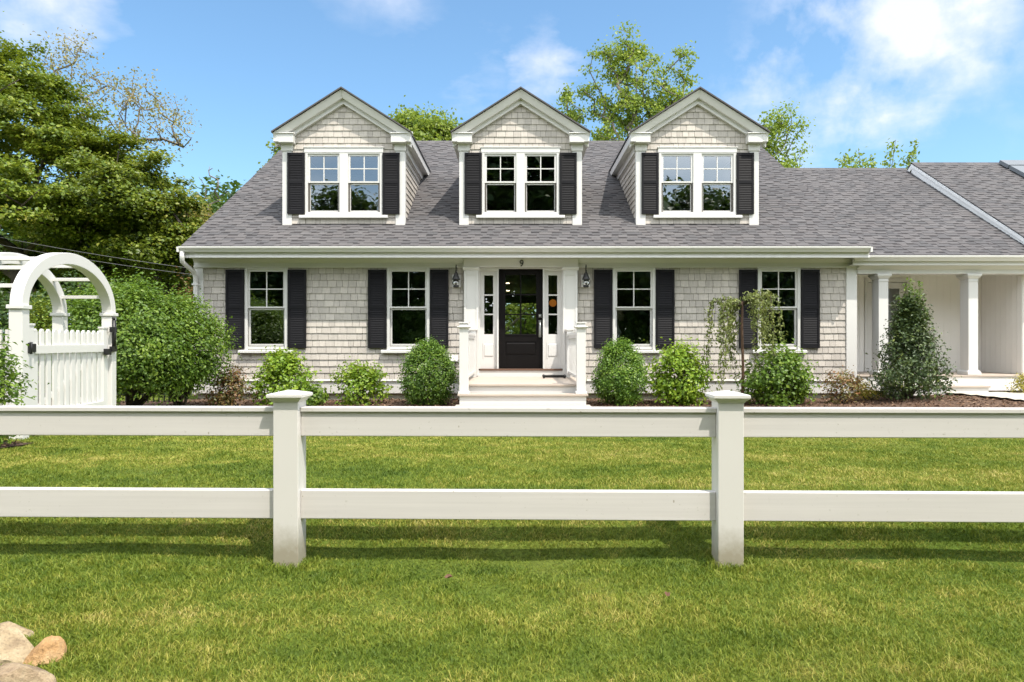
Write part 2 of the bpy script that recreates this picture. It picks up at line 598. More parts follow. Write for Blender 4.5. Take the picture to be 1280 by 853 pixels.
def panel(mb, fr, us, vs, holes, th, mi=0):
    """flat sheet of boxes in a frame (origin, u, v, n) leaving rectangular holes open"""
    O, U, V, N = fr
    us = sorted(set(us + [h[i] for h in holes for i in (0, 1)]))
    vs = sorted(set(vs + [h[i] for h in holes for i in (2, 3)]))
    for j in range(len(vs) - 1):
        runs = []
        for i in range(len(us) - 1):
            uc, vc = (us[i] + us[i + 1]) / 2, (vs[j] + vs[j + 1]) / 2
            if any(h[0] < uc < h[1] and h[2] < vc < h[3] for h in holes):
                continue
            if runs and abs(runs[-1][1] - us[i]) < 1e-9:
                runs[-1][1] = us[i + 1]
            else:
                runs.append([us[i], us[i + 1]])
        for a, b in runs:
            P = lambda u, v, n: O + U * u + V * v + N * n
            c, d = vs[j], vs[j + 1]
            mb.hexa([P(a, c, -th), P(b, c, -th), P(b, d, -th), P(a, d, -th)], [P(a, c, 0), P(b, c, 0), P(b, d, 0), P(a, d, 0)], mi)


def segments(u0, u1, v0, v1, holes):
    """split a course into u-spans with the v-range left free by the holes"""
    cuts = {u0, u1}
    hs = [h for h in holes if h[2] < v1 - 1e-4 and h[3] > v0 + 1e-4 and h[0] < u1 and h[1] > u0]
    for h in hs:
        cuts |= {max(u0, h[0]), min(u1, h[1])}
    cuts = sorted(cuts)
    out = []
    for a, b in zip(cuts, cuts[1:]):
        if b - a < 0.004:
            continue
        c, d = v0, v1
        for h in hs:
            if h[0] < (a + b) / 2 < h[1]:
                lo_, hi_ = h[2] - c, d - h[3]
                if lo_ >= hi_:
                    d = min(d, h[2])
                else:
                    c = max(c, h[3])
        if d - c > 0.012:
            out.append((a, b, c, d))
    return out


def wall_shingles(mb, fr, u0, u1, v0, v1, expo, holes=(), clip=None, rnd=None):
    O, U, V, N = fr
    rnd = rnd or random
    P = lambda u, v, n: O + U * u + V * v + N * n
    nrow = int(math.ceil((v1 - v0) / expo))
    for r in range(nrow):
        a0 = v0 + r * expo
        a1 = min(a0 + expo, v1)
        s, e = u0, u1
        if clip:
            s, e = clip((a0 + a1) / 2)
            s, e = max(s, u0), min(e, u1)
            if e - s < 0.03:
                continue
        u = s - rnd.random() * 0.12
        pieces = []
        while u < e:
            wd = rnd.uniform(0.1, 0.21)
            pieces.append((max(u, s), min(u + wd, e)))
            u += wd
        for pa, pb in pieces:
            for (a, b, c, d) in segments(pa, pb, a0, a1, holes):
                g = 0.003
                a_, b_ = a + g, b - g
                if b_ - a_ < 0.004:
                    continue
                t = 0.019 + rnd.uniform(-0.002, 0.003)
                tt = 0.004 if d == a1 else 0.006
                dz = rnd.uniform(-0.0015, 0.0015)
                mb.hexa([P(a_, c + dz, 0), P(b_, c + dz, 0), P(b_, d, 0), P(a_, d, 0)],
                        [P(a_, c + dz, t), P(b_, c + dz, t), P(b_, d, tt), P(a_, d, tt)])


def roof_shingles(mb, fr, u0, u1, L, holes=(), expo=0.137, rnd=None):
    """laminated asphalt shingles: thick teeth, and between them a darker printed band"""
    O, U, V, N = fr
    rnd = rnd or random
    P = lambda u, v, n: O + U * u + V * v + N * n
    nrow = int(math.ceil(L / expo))
    for r in range(nrow):
        a0, a1 = r * expo, min((r + 1) * expo, L)
        u = u0 - rnd.random() * 0.4
        tooth = rnd.random() < 0.5
        while u < u1:
            wd = rnd.uniform(0.13, 0.3) if tooth else rnd.uniform(0.1, 0.24)
            for (a, b, c, d) in (segments(max(u, u0), min(u + wd, u1), a0, a1, holes) if u + wd > u0 + .005 else ()):
                t = 0.014 if tooth else 0.008
                mb.hexa([P(a, c, 0), P(b, c, 0), P(b, d, 0), P(a, d, 0)],
                        [P(a, c, t), P(b, c, t), P(b, d, t * 0.45), P(a, d, t * 0.45)])
                if not tooth and d - c > 0.1:
                    e0 = d - rnd.uniform(0.036, 0.056)
                    h = lambda v: t * (1 - 0.55 * (v - c) / (d - c)) + 0.0015
                    mb.hexa([P(a, e0, 0.001), P(b, e0, 0.001), P(b, d - .002, 0.001), P(a, d - .002, 0.001)],
                            [P(a, e0, h(e0)), P(b, e0, h(e0)), P(b, d - .002, h(d)), P(a, d - .002, h(d))], 1)
            u += wd
            tooth = not tooth


X3, Y3, Z3 = Vector((1, 0, 0)), Vector((0, 1, 0)), Vector((0, 0, 1))


# ------------------------------------------------------------------ terrain
def sstep(a, b, x):
    t = np.clip((np.asarray(x, float) - a) / (b - a), 0, 1)
    return t * t * (3 - 2 * t)


def ground_z(x, y):
    x = np.asarray(x, float)
    y = np.asarray(y, float)
    yf = y + 0.021 * (x + 1.21)          # distance measured from the slightly turned fence
    z = 0.165 * sstep(3.62, 4.12, yf)
    z = z - 0.155 * sstep(6.0, 11.0, y)
    z = z + 0.13 * sstep(6.0, 7.6, x) * sstep(10.0, 12.6, y)
    z = z - 0.03 * np.clip(3.4 - yf, 0, 6)
    near = sstep(30, 14, np.hypot(x, y - 6))
    z = z + near * (0.012 * np.sin(x * 1.7 + 0.6 * y) * np.sin(y * 1.3 + 0.4) + 0.008 * np.sin(x * 4.1 + 1) * np.sin(y * 3.3)
                    + 0.007 * np.sin(x * 7.3 + 2 * np.sin(y * 2)) * np.sin(y * 8.1 + 1.3 * np.sin(x * 3)))
    z = z - sstep(11.3, 12.3, y) * near * 0.0
    return z


def gz(x, y):
    return float(ground_z(x, y))


def grid_mesh(name, xs, ys, zfun, mat, kind='structure', dz=0.0, keep=None):
    X, Y = np.meshgrid(xs, ys)
    Zv = zfun(X, Y) + dz
    nx, ny = len(xs), len(ys)
    co = np.stack([X, Y, Zv], -1).reshape(-1, 3)
    idx = np.arange(nx * ny).reshape(ny, nx)
    q = np.stack([idx[:-1, :-1], idx[:-1, 1:], idx[1:, 1:], idx[1:, :-1]], -1).reshape(-1, 4)
    if keep is not None:
        cx = co[q].mean(1)
        q = q[keep(cx[:, 0], cx[:, 1])]
    me = bpy.data.meshes.new(name)
    me.from_pydata(co.tolist(), [], q.tolist())
    me.polygons.foreach_set('use_smooth', [True] * len(me.polygons))
    me.update()
    o = link(name, me, mat)
    if kind:
        o['kind'] = kind
    return o


def setting():
    xs = np.concatenate([[-700, -300, -120, -60, -40, -28, -20], np.arange(-16, 16.01, 0.25), [20, 28, 40, 60, 120, 300, 700]])
    ys = np.concatenate([[-700, -300, -120, -60, -30, -15, -8, -4], np.arange(-1, 2, 0.4), np.arange(2, 16.01, 0.12), [18, 20, 23, 26, 30, 40, 60, 120, 300, 700]])
    grid_mesh('lawn', xs, ys, ground_z, M['ground'])
    # planting bed along the house front
    edge = lambda x: 11.75 - .75 * sstep(4.5, 6.5, x) + 0.22 * np.sin(x * 0.9) + 0.1 * np.sin(x * 2.3)
    bx = np.arange(-6.6, 10.3, 0.1)
    by = np.arange(10.7, 13.7, 0.1)
    bump_ = lambda X, Y: ground_z(X, Y) + 0.018 + 0.012 * np.sin(X * 5 + Y * 3) * np.sin(Y * 7 - X)
    grid_mesh('mulch_bed', bx, by, bump_, M['mulch'],
              keep=lambda x, y: (y > edge(x)) & ~((x > -0.9) & (x < 1.1) & (y < 12.6)))
    # concrete walk to the porch step
    px_ = np.concatenate([np.arange(8.0, 12.5, 0.1), [14, 18, 24]])
    py_ = np.arange(10.6, 13.21, 0.1)
    grid_mesh('concrete_walk', px_, py_, ground_z, M['path'], dz=0.06,
              keep=lambda x, y: x > 8.3 + 0.3 * (13.2 - y) ** 1.5)
    # walk from the front steps
    grid_mesh('front_walk', np.arange(-0.75, 1.0, 0.15), np.arange(8.6, 10.7, 0.15), ground_z, M['path'], dz=0.02)
    # bed at the foot of the arbor
    grid_mesh('arbor_bed', np.arange(-8.0, -4.75, 0.1), np.arange(5.9, 7.05, 0.1), ground_z, M['mulch'], dz=0.012,
              keep=lambda x, y: ((x + 6.4) / 1.75) ** 2 + ((y - 6.5) / 0.55) ** 2 < 1)
    grid_mesh('shrub_bed', np.arange(-10.5, -5.3, 0.1), np.arange(10.4, 13.6, 0.1), ground_z, M['mulch'], dz=0.014)


setting()


# ------------------------------------------------------------------ foliage helpers
def quick_mesh(name, co, faces_flat, nper, mat, parent=None, smooth=False):
    me = bpy.data.meshes.new(name)
    nv, nf = len(co), len(faces_flat) // nper
    me.vertices.add(nv)
    me.vertices.foreach_set('co', np.ascontiguousarray(co, np.float32).ravel())
    me.loops.add(nf * nper)
    me.loops.foreach_set('vertex_index', np.ascontiguousarray(faces_flat, np.int32))
    me.polygons.add(nf)
    me.polygons.foreach_set('loop_start', np.arange(0, nf * nper, nper, dtype=np.int32))
    me.polygons.foreach_set('loop_total', np.full(nf, nper, np.int32))
    if smooth:
        me.polygons.foreach_set('use_smooth', np.ones(nf, bool))
    me.update(calc_edges=True)
    me.validate()
    return link(name, me, mat, parent)


def unit(v):
    return v / np.maximum(np.linalg.norm(v, axis=1, keepdims=True), 1e-9)


def leaves(name, c, nrm, L, wr, mat, parent=None, fold=0.18, droop=0.2, rng=RNG):
    """c: centres, nrm: face normals, L: lengths. Each leaf is a folded lozenge"""
    n = len(c)
    nrm = unit(nrm)
    a = rng.normal(size=(n, 3))
    a[:, 2] -= droop * 2
    a = unit(a - nrm * (a * nrm).sum(1, keepdims=True))
    s = np.cross(nrm, a)
    L = np.broadcast_to(np.asarray(L, float), (n,))[:, None]
    W = L * wr
    base = c - a * L * 0.5
    tip = c + a * L * 0.5 - nrm * L * 0.12
    le = c - a * L * 0.06 + s * W * 0.5 + nrm * L * fold * 0.5
    ri = c - a * L * 0.06 - s * W * 0.5 + nrm * L * fold * 0.5
    co = np.stack([base, ri, tip, le], 1).reshape(-1, 3)
    b = np.arange(n)[:, None] * 4
    f = np.concatenate([b + [0, 1, 2], b + [0, 2, 3]], 1).ravel()
    return quick_mesh(name, co, f, 3, mat, parent)


def skeleton(trunk, tips, rtip=0.012, power=0.46, wob=0.06, sides=6, rng=random, maxr=None, step=0.5):
    """branches: every tip is joined to the nearest point of what has grown so far"""
    pos = [Vector(p) for p in trunk]
    par = [-1] + list(range(len(pos) - 1))
    arr = [np.array(p) for p in trunk]
    top = np.array(trunk[len(trunk) // 2])
    order = sorted(range(len(tips)), key=lambda i: np.linalg.norm(np.asarray(tips[i]) - top))
    ends = []
    for i in order:
        t = np.asarray(tips[i], float)
        A = np.array(arr)
        d = np.linalg.norm(A - t, axis=1)
        hd = np.hypot(A[:, 0] - t[0], A[:, 1] - t[1])
        d = d + 1.6 * np.maximum(0, A[:, 2] - t[2] + 0.55 * hd)
        d[0] += 2
        j = int(np.argmin(d))
        p0, p1 = pos[j], Vector(t)
        ln = (p1 - p0).length
        k = max(1, int(ln / step))
        prev = j
        for q in range(1, k + 1):
            f = q / k
            p = p0.lerp(p1, f)
            if q < k:
                p += Vector((rng.uniform(-1, 1), rng.uniform(-1, 1), rng.uniform(-0.6, 1))) * wob * ln
            pos.append(p)
            arr.append(np.array(p))
            par.append(prev)
            prev = len(pos) - 1
        ends.append(prev)
    cnt = [0] * len(pos)
    for e in ends + [len(trunk) - 1]:
        q = e
        while q != -1:
            cnt[q] += 1
            q = par[q]
    rad = [rtip * max(1, c) ** power for c in cnt]
    if maxr:
        rad = [min(maxr, r) for r in rad]
    mb = MB()
    kids = {}
    for i, p in enumerate(par):
        if p >= 0:
            kids.setdefault(p, []).append(i)
    stack = [0]
    while stack:
        s = stack.pop()
        for kfirst in kids.get(s, []):
            chain = [s, kfirst]
            while True:
                ks = kids.get(chain[-1], [])
                if not ks:
                    break
                ks = sorted(ks, key=lambda q: -cnt[q])
                for o_ in ks[1:]:
                    pass
                chain.append(ks[0])
            for q in chain[1:-1]:
                for o_ in sorted(kids.get(q, []), key=lambda q2: -cnt[q2])[1:]:
                    sub = [q, o_]
                    _grow(sub, kids, cnt, pos, rad, mb, sides, rtip)
            rr = [min(rad[q], rad[chain[1]] * 1.05) for q in chain]
            mb.tube([pos[q] for q in chain], rr, sides)
    return mb


def _grow(chain, kids, cnt, pos, rad, mb, sides, rtip):
    while True:
        ks = sorted(kids.get(chain[-1], []), key=lambda q: -cnt[q])
        if not ks:
            break
        chain.append(ks[0])
    for q in chain[1:-1]:
        for o_ in sorted(kids.get(q, []), key=lambda q2: -cnt[q2])[1:]:
            _grow([q, o_], kids, cnt, pos, rad, mb, sides, rtip)
    rr = [min(rad[q], rad[chain[1]] * 1.05) for q in chain]
    rr[-1] = rtip * 0.6
    mb.tube([pos[q] for q in chain], rr, max(4, sides - 1))


def lobe_points(lobes, n, rng, shell=0.55):
    """points inside a union of ellipsoids, denser towards the outside"""
    w = np.array([l[3] * l[4] * l[5] for l in lobes]) ** 0.75
    k = rng.choice(len(lobes), n, p=w / w.sum())
    d = unit(rng.normal(size=(n, 3)))
    r = (shell + (1 - shell) * rng.random(n)) * (0.9 + 0.2 * rng.random(n))
    Lb = np.array(lobes)[k]
    return Lb[:, :3] + d * r[:, None] * Lb[:, 3:6], d


def tree(name, label, cat, base, lobes, nclump, per, leaf, mat, bark, trunk_h, rtip=0.014, clump=(0.55, 0.55, 0.28),
         group=None, seed=1, lean=(0, 0), wr=0.72, shell=0.5, spread=1.0, up=0.9, trunk_r=None, kinds=('trunk', 'crown'), spray=0):
    rng = np.random.default_rng(seed)
    rnd = random.Random(seed)
    bx, by = base
    bz = gz(bx, by)
    root = empty(name, (bx, by, bz))
    tag(root, label, cat, group)
    lob = [(l[0] - bx, l[1] - by, l[2] - bz, *l[3:]) for l in lobes]
    c, d = lobe_points(lob, nclump, rng, shell)
    c = c[c[:, 2] > 0.8]
    d = d[:len(c)]
    c0 = c
    if spray:
        # each bough ends in a drooping fan of leaf tufts, with air between the fans
        o = d.copy()
        o[:, 2] *= .3
        o = unit(o)
        la = np.stack([-o[:, 1], o[:, 0], np.zeros(len(o))], 1)
        kk = np.repeat(np.arange(len(c)), spray)
        sz = (.6 + .7 * rng.random(len(c)))[kk][:, None]
        u_ = rng.uniform(-1.1, .75, (len(kk), 1))
        v_ = rng.uniform(-.75, .75, (len(kk), 1)) * (1 - .35 * np.abs(u_))
        c = c[kk] + (o[kk] * u_ + la[kk] * v_) * sz
        c[:, 2] -= ((.28 * np.maximum(u_, 0) ** 1.5 + .1 * v_ ** 2) * sz)[:, 0] - rng.normal(size=len(kk)) * .05
    tr = []
    nseg = 7
    for i in range(nseg + 1):
        f = i / nseg
        tr.append((lean[0] * f + rnd.uniform(-.05, .05) * trunk_h * .2 * (0 < i), lean[1] * f + rnd.uniform(-.04, .04) * trunk_h * .2 * (0 < i), trunk_h * f - 0.05 * (i == 0)))
    sk = skeleton(tr, [tuple(p) for p in c0[:: max(1, len(c0) // 260)]], rtip=rtip, rng=rnd, sides=6, maxr=trunk_r, step=0.7)
    sk.build(kinds[0], bark, root)
    n = len(c)
    k = np.repeat(np.arange(n), per)
    cs = np.array(clump) * spread
    size = 0.7 + 0.6 * rng.random(n)
    off = rng.normal(size=(len(k), 3)) * cs * size[k][:, None] * 0.6
    p = c[k] + off
    cen = np.array(lob)[:, :3].mean(0)
    out_ = unit(c[k] - cen)
    nrm = out_ * 0.45 + np.array([0, 0, up]) + rng.normal(size=(len(k), 3)) * 0.55
    leaves(kinds[1], p, nrm, leaf * (0.7 + 0.6 * rng.random(len(k))), wr, mat, root, rng=rng)
    return root


def bush(name, label, cat, base, w, dpt, h, n, leaf, mat, shape='egg', group=None, seed=1, wr=0.6, lump=0.14, stems=7,
         bark=None, z0=0.04, nclump=70, tight=0.5, up=0.55, zlift=0.0, out=0.8, shoots=0):
    rng = np.random.default_rng(seed)
    rnd = random.Random(seed)
    bx, by = base
    bz = gz(bx, by) + 0.012
    root = empty(name, (bx, by, bz))
    tag(root, label, cat, group)
    t = rng.random(nclump) ** 0.85
    a = rng.random(nclump) * 2 * math.pi
    if shape == 'egg':
        prof = np.sin(np.pi * np.clip(t * 0.86 + 0.13, 0, 1)) ** 0.62
    elif shape == 'cone':
        prof = np.clip(1.15 * (1 - t) ** 1.05, 0.05, 1) * np.clip(0.55 + t * 3.0, 0, 1)
    elif shape == 'vase':
        prof = 0.5 + 0.5 * np.sin(np.pi * np.clip(t * 0.75 + 0.1, 0, 1))
        prof *= np.where(t > 0.85, 0.75, 1)
    else:
        prof = np.sqrt(np.clip(1 - (t * 0.98) ** 2, 0, 1)) * np.clip(0.8 + t, 0, 1)
    rr = prof * (tight + (1 - tight) * np.sqrt(rng.random(nclump))) * (1 + lump * rng.normal(size=nclump))
    c = np.stack([rr * np.cos(a) * w / 2, rr * np.sin(a) * dpt / 2, z0 + zlift + t * (h - z0 - zlift) * (1 + 0.4 * lump * rng.normal(size=nclump))], 1)
    c[:, 2] = np.maximum(c[:, 2], z0)
    per = max(1, n // nclump)
    k = np.repeat(np.arange(nclump), per)
    cr = (w * dpt * h) ** (1 / 3) * 0.95 / nclump ** (1 / 3)
    p = c[k] + rng.normal(size=(len(k), 3)) * cr * np.array([0.5, 0.5, 0.42])
    for i in range(shoots):
        q = c[rng.integers(nclump)]
        if q[2] < h * .45:
            continue
        dr = unit((q - np.array([0, 0, h * .3]))[None])[0] + np.array([0, 0, .5]) + rng.normal(size=3) * .25
        dr = dr / np.linalg.norm(dr) * h * rng.uniform(.18, .38)
        m_ = rng.integers(9, 18)
        p = np.concatenate([p, q + dr * rng.random((m_, 1)) + rng.normal(size=(m_, 3)) * leaf * .45])
        k = np.arange(len(p))
    p[:, 2] = np.maximum(p[:, 2], 0.015 + 0.03 * rng.random(len(k)))
    cen = np.array([0, 0, h * 0.42])
    nrm = unit(p - cen) * out + np.array([0, 0, up]) + rng.normal(size=(len(k), 3)) * 0.5
    leaves('foliage', p, nrm, leaf * (0.65 + 0.7 * rng.random(len(k))), wr, mat, root, rng=rng, droop=0.1)
    mb = MB()
    for i in range(stems):
        q = c[rnd.randrange(nclump)]
        b0 = Vector((rnd.uniform(-.05, .05) * w, rnd.uniform(-.05, .05) * dpt, -0.02))
        e = Vector(q) * 0.92
        mid = b0.lerp(e, 0.5) + Vector((rnd.uniform(-.04, .04), rnd.uniform(-.04, .04), h * 0.05))
        mb.tube([b0, mid, e], [0.011 * (0.5 + h), 0.008 * (0.5 + h), 0.003], 5)
    mb.build('stem', bark or M['bark'], root)
    return root


# pixel -> world at a given depth (layout measurements taken off the photograph)
def WX(px, d):
    return (px - 645) / 853 * d


def WZ(py, d):
    return CZ + (428 - py) / 853 * d


# ------------------------------------------------------------------ the house
FY = 13.65
XL, XR = -6.40, 6.79
SL = 0.616                                     # roof pitch
EY, EZ = 13.20, 3.027                          # front eave of the main roof
RY = 19.5
RZ = EZ + SL * (RY - EY)
BY = 25.4                                      # back wall
house = empty('shingled_house', (0.1, FY, 0))
tag(house, 'grey shingled Cape Cod house with three gabled dormers, black shutters and a side porch', 'house')
HP = lambda mb, name, mat, **k: _hp(mb, name, mat, house, **k)


def _hp(mb, name, mat, parent, **k):
    o = mb.build(name, mat, parent, **k)
    # vertices were given in world space: take the parents' offset back out
    off = Vector((0, 0, 0))
    q = parent
    while q is not None:
        off += q.location
        q = q.parent
    for v in o.data.vertices:
        v.co -= off
    return o


WIN = [(-4.984, 0), (-2.148, 1), (2.355, 2), (5.248, 3)]
WZB, WZT = 1.045, 2.645
WHOLES = [(x - 0.37, x + 0.37, 1.10, 2.63) for x, _ in WIN]
DC = 0.095
DOOR_HOLE = (DC - 0.835, DC + 0.835, 0.62, 2.652)
CW = 0.428                                       # half width of a casing
DORM = (-3.56, 0.095, 3.75)
DF = 14.14                                       # dormer face
VW = Vector((0, 1, SL)).normalized()
NW = Vector((0, -SL, 1)).normalized()
SLEN = (RY - EY) * math.hypot(1, SL)
s_at = lambda y: (y - EY) * math.hypot(1, SL)


def build_shell():
    # front wall: sheathing with openings, then shingles
    mb = MB()
    panel(mb, (Vector((0, FY, 0)), X3, Z3, -Y3), [XL, XR], [0.15, 2.95], WHOLES + [DOOR_HOLE], 0.16)
    # gable ends and back wall
    for x, th in ((XL, 0.16), (XR - 0.16, 0.16)):
        prof = [(FY + .16, 0.15), (BY, 0.15), (BY, 3.2), (RY, RZ - 0.12), (FY + .16, 3.2)]
        mb.prism(prof, 'x', x, x + th)
    panel(mb, (Vector((0, BY, 0)), X3, Z3, Y3), [XL + .16, XR - .16], [0.15, 3.2], [(-0.75, 1.0, 0.6, 2.62), (4.05, 5.2, 1.2, 2.45)], 0.16)
    HP(mb, 'wall', M['felt'])
    mb = MB()
    zone = [(x - CW + .02, x + CW - .02, 0.96, 2.7) for x, _ in WIN] + [(-1.045, 1.235, 0, 2.7)]
    wall_shingles(mb, (Vector((0, FY - 0.001, 0)), X3, Z3, -Y3), XL + 0.15, XR - 0.19, 0.425, 2.67, 0.1322, zone, rnd=random.Random(3))
    HP(mb, 'wall_shingles', M['shingle'])
    # foundation, skirt board, drip cap
    mb = MB()
    mb.box(XL + .03, XR - .03, FY + 0.02, BY - .05, -0.3, 0.149)
    HP(mb, 'foundation', M['concrete'])
    mb = MB()
    for a, b in ((XL - .01, -1.0), (1.19, XR + .01)):
        mb.box(a, b, FY - 0.028, FY - .0015, 0.15, 0.392)
        mb.prism([(FY - .055, 0.392), (FY - .001, 0.392), (FY - .001, 0.43), (FY - .055, 0.412)], 'x', a, b)
    HP(mb, 'skirt_board', M['trim'], bevel=0.003)
    # corner boards
    for x0, x1 in ((XL - 0.012, XL + 0.16), (XR - 0.2, XR + 0.012)):
        mb = MB()
        mb.box(x0, x1, FY - 0.036, FY - .0012, 0.43, 2.66)
        HP(mb, 'corner_board', M['trim'], bevel=0.004)
    # frieze, soffit, fascia
    mb = MB()
    mb.box(XL - 0.02, XR + 0.03, FY - 0.045, FY - .001, 2.66, 2.83)
    mb.box(XL - 0.02, XR + 0.03, FY - 0.062, FY - .045, 2.655, 2.69)
    mb.prism([(FY - .045, 2.83), (FY - .12, 2.83), (FY - .045, 2.755)], 'x', XL - .02, XR + .03)
    mb.box(XL - 0.05, XR + 0.06, EY + 0.012, FY + .05, 2.832, 2.85)
    HP(mb, 'frieze', M['trim'], bevel=0.003)
    mb = MB()
    mb.box(XL - 0.055, XR + 0.035, EY - 0.012, EY + 0.011, 2.80, EZ - 0.035)
    mb.prism([(EY - .012, 2.86), (EY - .012, 2.80), (EY - .03, 2.80), (EY - .03, 2.815)], 'x', XL - .055, XR + .035)
    HP(mb, 'fascia', M['trim'], bevel=0.003)
    mb = MB()   # K-style gutter: ogee front
    g0 = EY - 0.014
    prof = [(g0, 3.0), (g0, 2.905), (g0 - .07, 2.905), (g0 - .082, 2.925), (g0 - .1, 2.95), (g0 - .122, 2.972), (g0 - .126, 2.995),
            (g0 - .126, 3.008), (g0 - .112, 3.008), (g0 - .112, 2.98), (g0 - .012, 2.98), (g0 - .012, 3.0)]
    mb.prism(prof, 'x', XL - 0.06, XR + 0.0)
    mb.box(XL - 0.1, XL - 0.0605, g0 - .12, g0 - .01, 2.9, 3.0)
    mb.box(XR + 0.001, XR + 0.04, g0 - .12, g0 - .01, 2.9, 3.0)
    HP(mb, 'gutter', M['trim'])
    mb = MB()   # downspout with two elbows
    xa = XL - 0.02
    mb.tube([(xa, g0 - .06, 2.91), (xa, g0 - .06, 2.8), (xa - .01, g0 - .03, 2.72), (XL + .02, FY - .13, 2.56), (XL + .035, FY - .085, 2.45), (XL + .035, FY - .085, 0.25),
             (XL + .035, FY - .16, 0.12)], 0.044, 10)
    for z in (2.3, 1.1):
        mb.box(XL - .02, XL + .09, FY - .135, FY - .037, z, z + .03)
    HP(mb, 'downspout', M['trim'])


def build_roofs():
    dh = [(x - 1.2, x + 1.2, s_at(DF + 0.09), s_at(16.7)) for x in DORM]
    mb = MB()
    O = Vector((0, EY, EZ))
    panel(mb, (O, X3, VW, NW), [XL - 0.06, XR + 0.035], [-0.02, SLEN], dh, 0.035)
    roof_shingles(mb, (O, X3, VW, NW), XL - 0.075, XR + 0.05, SLEN - 0.05, [(h[0] + .1, h[1] - .1, h[2] + .05, h[3]) for h in dh], rnd=random.Random(5))
    # back slope
    Vb, Nb = Vector((0, -1, SL)).normalized(), Vector((0, SL, 1)).normalized()
    panel(mb, (Vector((0, 2 * RY - EY, EZ)), -X3, Vb, Nb), [-(XR + .035), -(XL - .06)], [0, SLEN], [], 0.035)
    # ridge caps
    x = XL - 0.07
    while x < XR:
        w = 0.2
        mb.prism([(RY - .15, RZ - .085), (RY, RZ + .018), (RY + .15, RZ - .085), (RY + .15, RZ - .1), (RY, RZ), (RY - .15, RZ - .1)], 'x', x, min(x + w - .006, XR + .05))
        x += w
    HP(mb, 'roof', [M['roof'], M['roofdark']])
    for x0, x1 in ((XL - 0.05, XL - 0.002), (XR + 0.002, XR + 0.03)):
        mb = MB()
        mb.prism([(EY, EZ - .04), (RY, RZ - .04), (RY, RZ - .24), (EY, EZ - .24)], 'x', x0, x1)
        mb.prism([(2 * RY - EY, EZ - .04), (RY, RZ - .04), (RY, RZ - .24), (2 * RY - EY, EZ - .24)], 'x', x0, x1)
        HP(mb, 'rake_board', M['trim'])


SHUT = {}


def shutter_mesh(w, h, mid):
    mb = MB()
    st, th = 0.042, 0.032
    mb.box(-w / 2, -w / 2 + st, 0, th, 0, h)
    mb.box(w / 2 - st, w / 2, 0, th, 0, h)
    for z0, z1 in ((0, 0.085), (mid - .035, mid + .035), (h - .055, h)):
        mb.box(-w / 2 + st, w / 2 - st, 0.002, th - .002, z0, z1)
    for z0, z1 in ((0.085, mid - .035), (mid + .035, h - .055)):
        n = int((z1 - z0) / 0.034)
        p = (z1 - z0) / n
        for i in range(n):
            z = z0 + i * p
            mb.prism([(0.006, z + .002), (0.012, z), (th - .006, z + p * .95), (th - .012, z + p)], 'x', -w / 2 + st, w / 2 - st)
    mb.box(-w / 2 + st, w / 2 - st, th - .003, th - .001, 0.05, h - .03)
    return mb


def place_shutter(parent, kind, x, y, z):
    off = Vector((0, 0, 0))
    q = parent
    while q is not None:
        off += q.location
        q = q.parent
    if kind not in SHUT:
        SHUT[kind] = shutter_mesh(*kind).build('shutter', M['shutter'], parent, bevel=0.003)
        o = SHUT[kind]
    else:
        o = SHUT[kind].copy()
        COL.objects.link(o)
        o.parent = parent
    o.location = Vector((x, y, z)) - off
    return o


def sash_pair(mb_up, mb_lo, mb_gl, xc, hw, zb, zm, zt, y, muntin=0.02):
    """double-hung sashes with glass half-width hw; upper sash has a 2 x 2 grille"""
    f = 0.042
    # upper sash sits in the outer track
    yu = y
    mb_up.box(xc - hw - f, xc - hw, yu, yu + .034, zm - .004, zt + f)
    mb_up.box(xc + hw, xc + hw + f, yu, yu + .034, zm - .004, zt + f)
    mb_up.box(xc - hw, xc + hw, yu + .001, yu + .033, zt, zt + f - .001)
    mb_up.box(xc - hw, xc + hw, yu + .001, yu + .033, zm, zm + .03)
    mb_up.box(xc - muntin / 2, xc + muntin / 2, yu + .006, yu + .028, zm + .03, zt)
    zc = (zm + .03 + zt) / 2
    mb_up.box(xc - hw, xc - muntin / 2, yu + .006, yu + .028, zc - muntin / 2, zc + muntin / 2)
    mb_up.box(xc + muntin / 2, xc + hw, yu + .006, yu + .028, zc - muntin / 2, zc + muntin / 2)
    mb_gl.add([(xc - hw, yu + .017, zm + .03), (xc + hw, yu + .017, zm + .03), (xc + hw, yu + .017, zt), (xc - hw, yu + .017, zt)], [(0, 1, 2, 3)])
    yl = y + .038
    mb_lo.box(xc - hw - f, xc - hw, yl, yl + .034, zb - .05, zm - .006)
    mb_lo.box(xc + hw, xc + hw + f, yl, yl + .034, zb - .05, zm - .006)
    mb_lo.box(xc - hw, xc + hw, yl + .001, yl + .033, zb - .05, zb)
    mb_lo.box(xc - hw, xc + hw, yl + .001, yl + .033, zm - .035, zm - .007)
    mb_gl.add([(xc - hw, yl + .017, zb), (xc + hw, yl + .017, zb), (xc + hw, yl + .017, zm - .035), (xc - hw, yl + .017, zm - .035)], [(0, 1, 2, 3)])


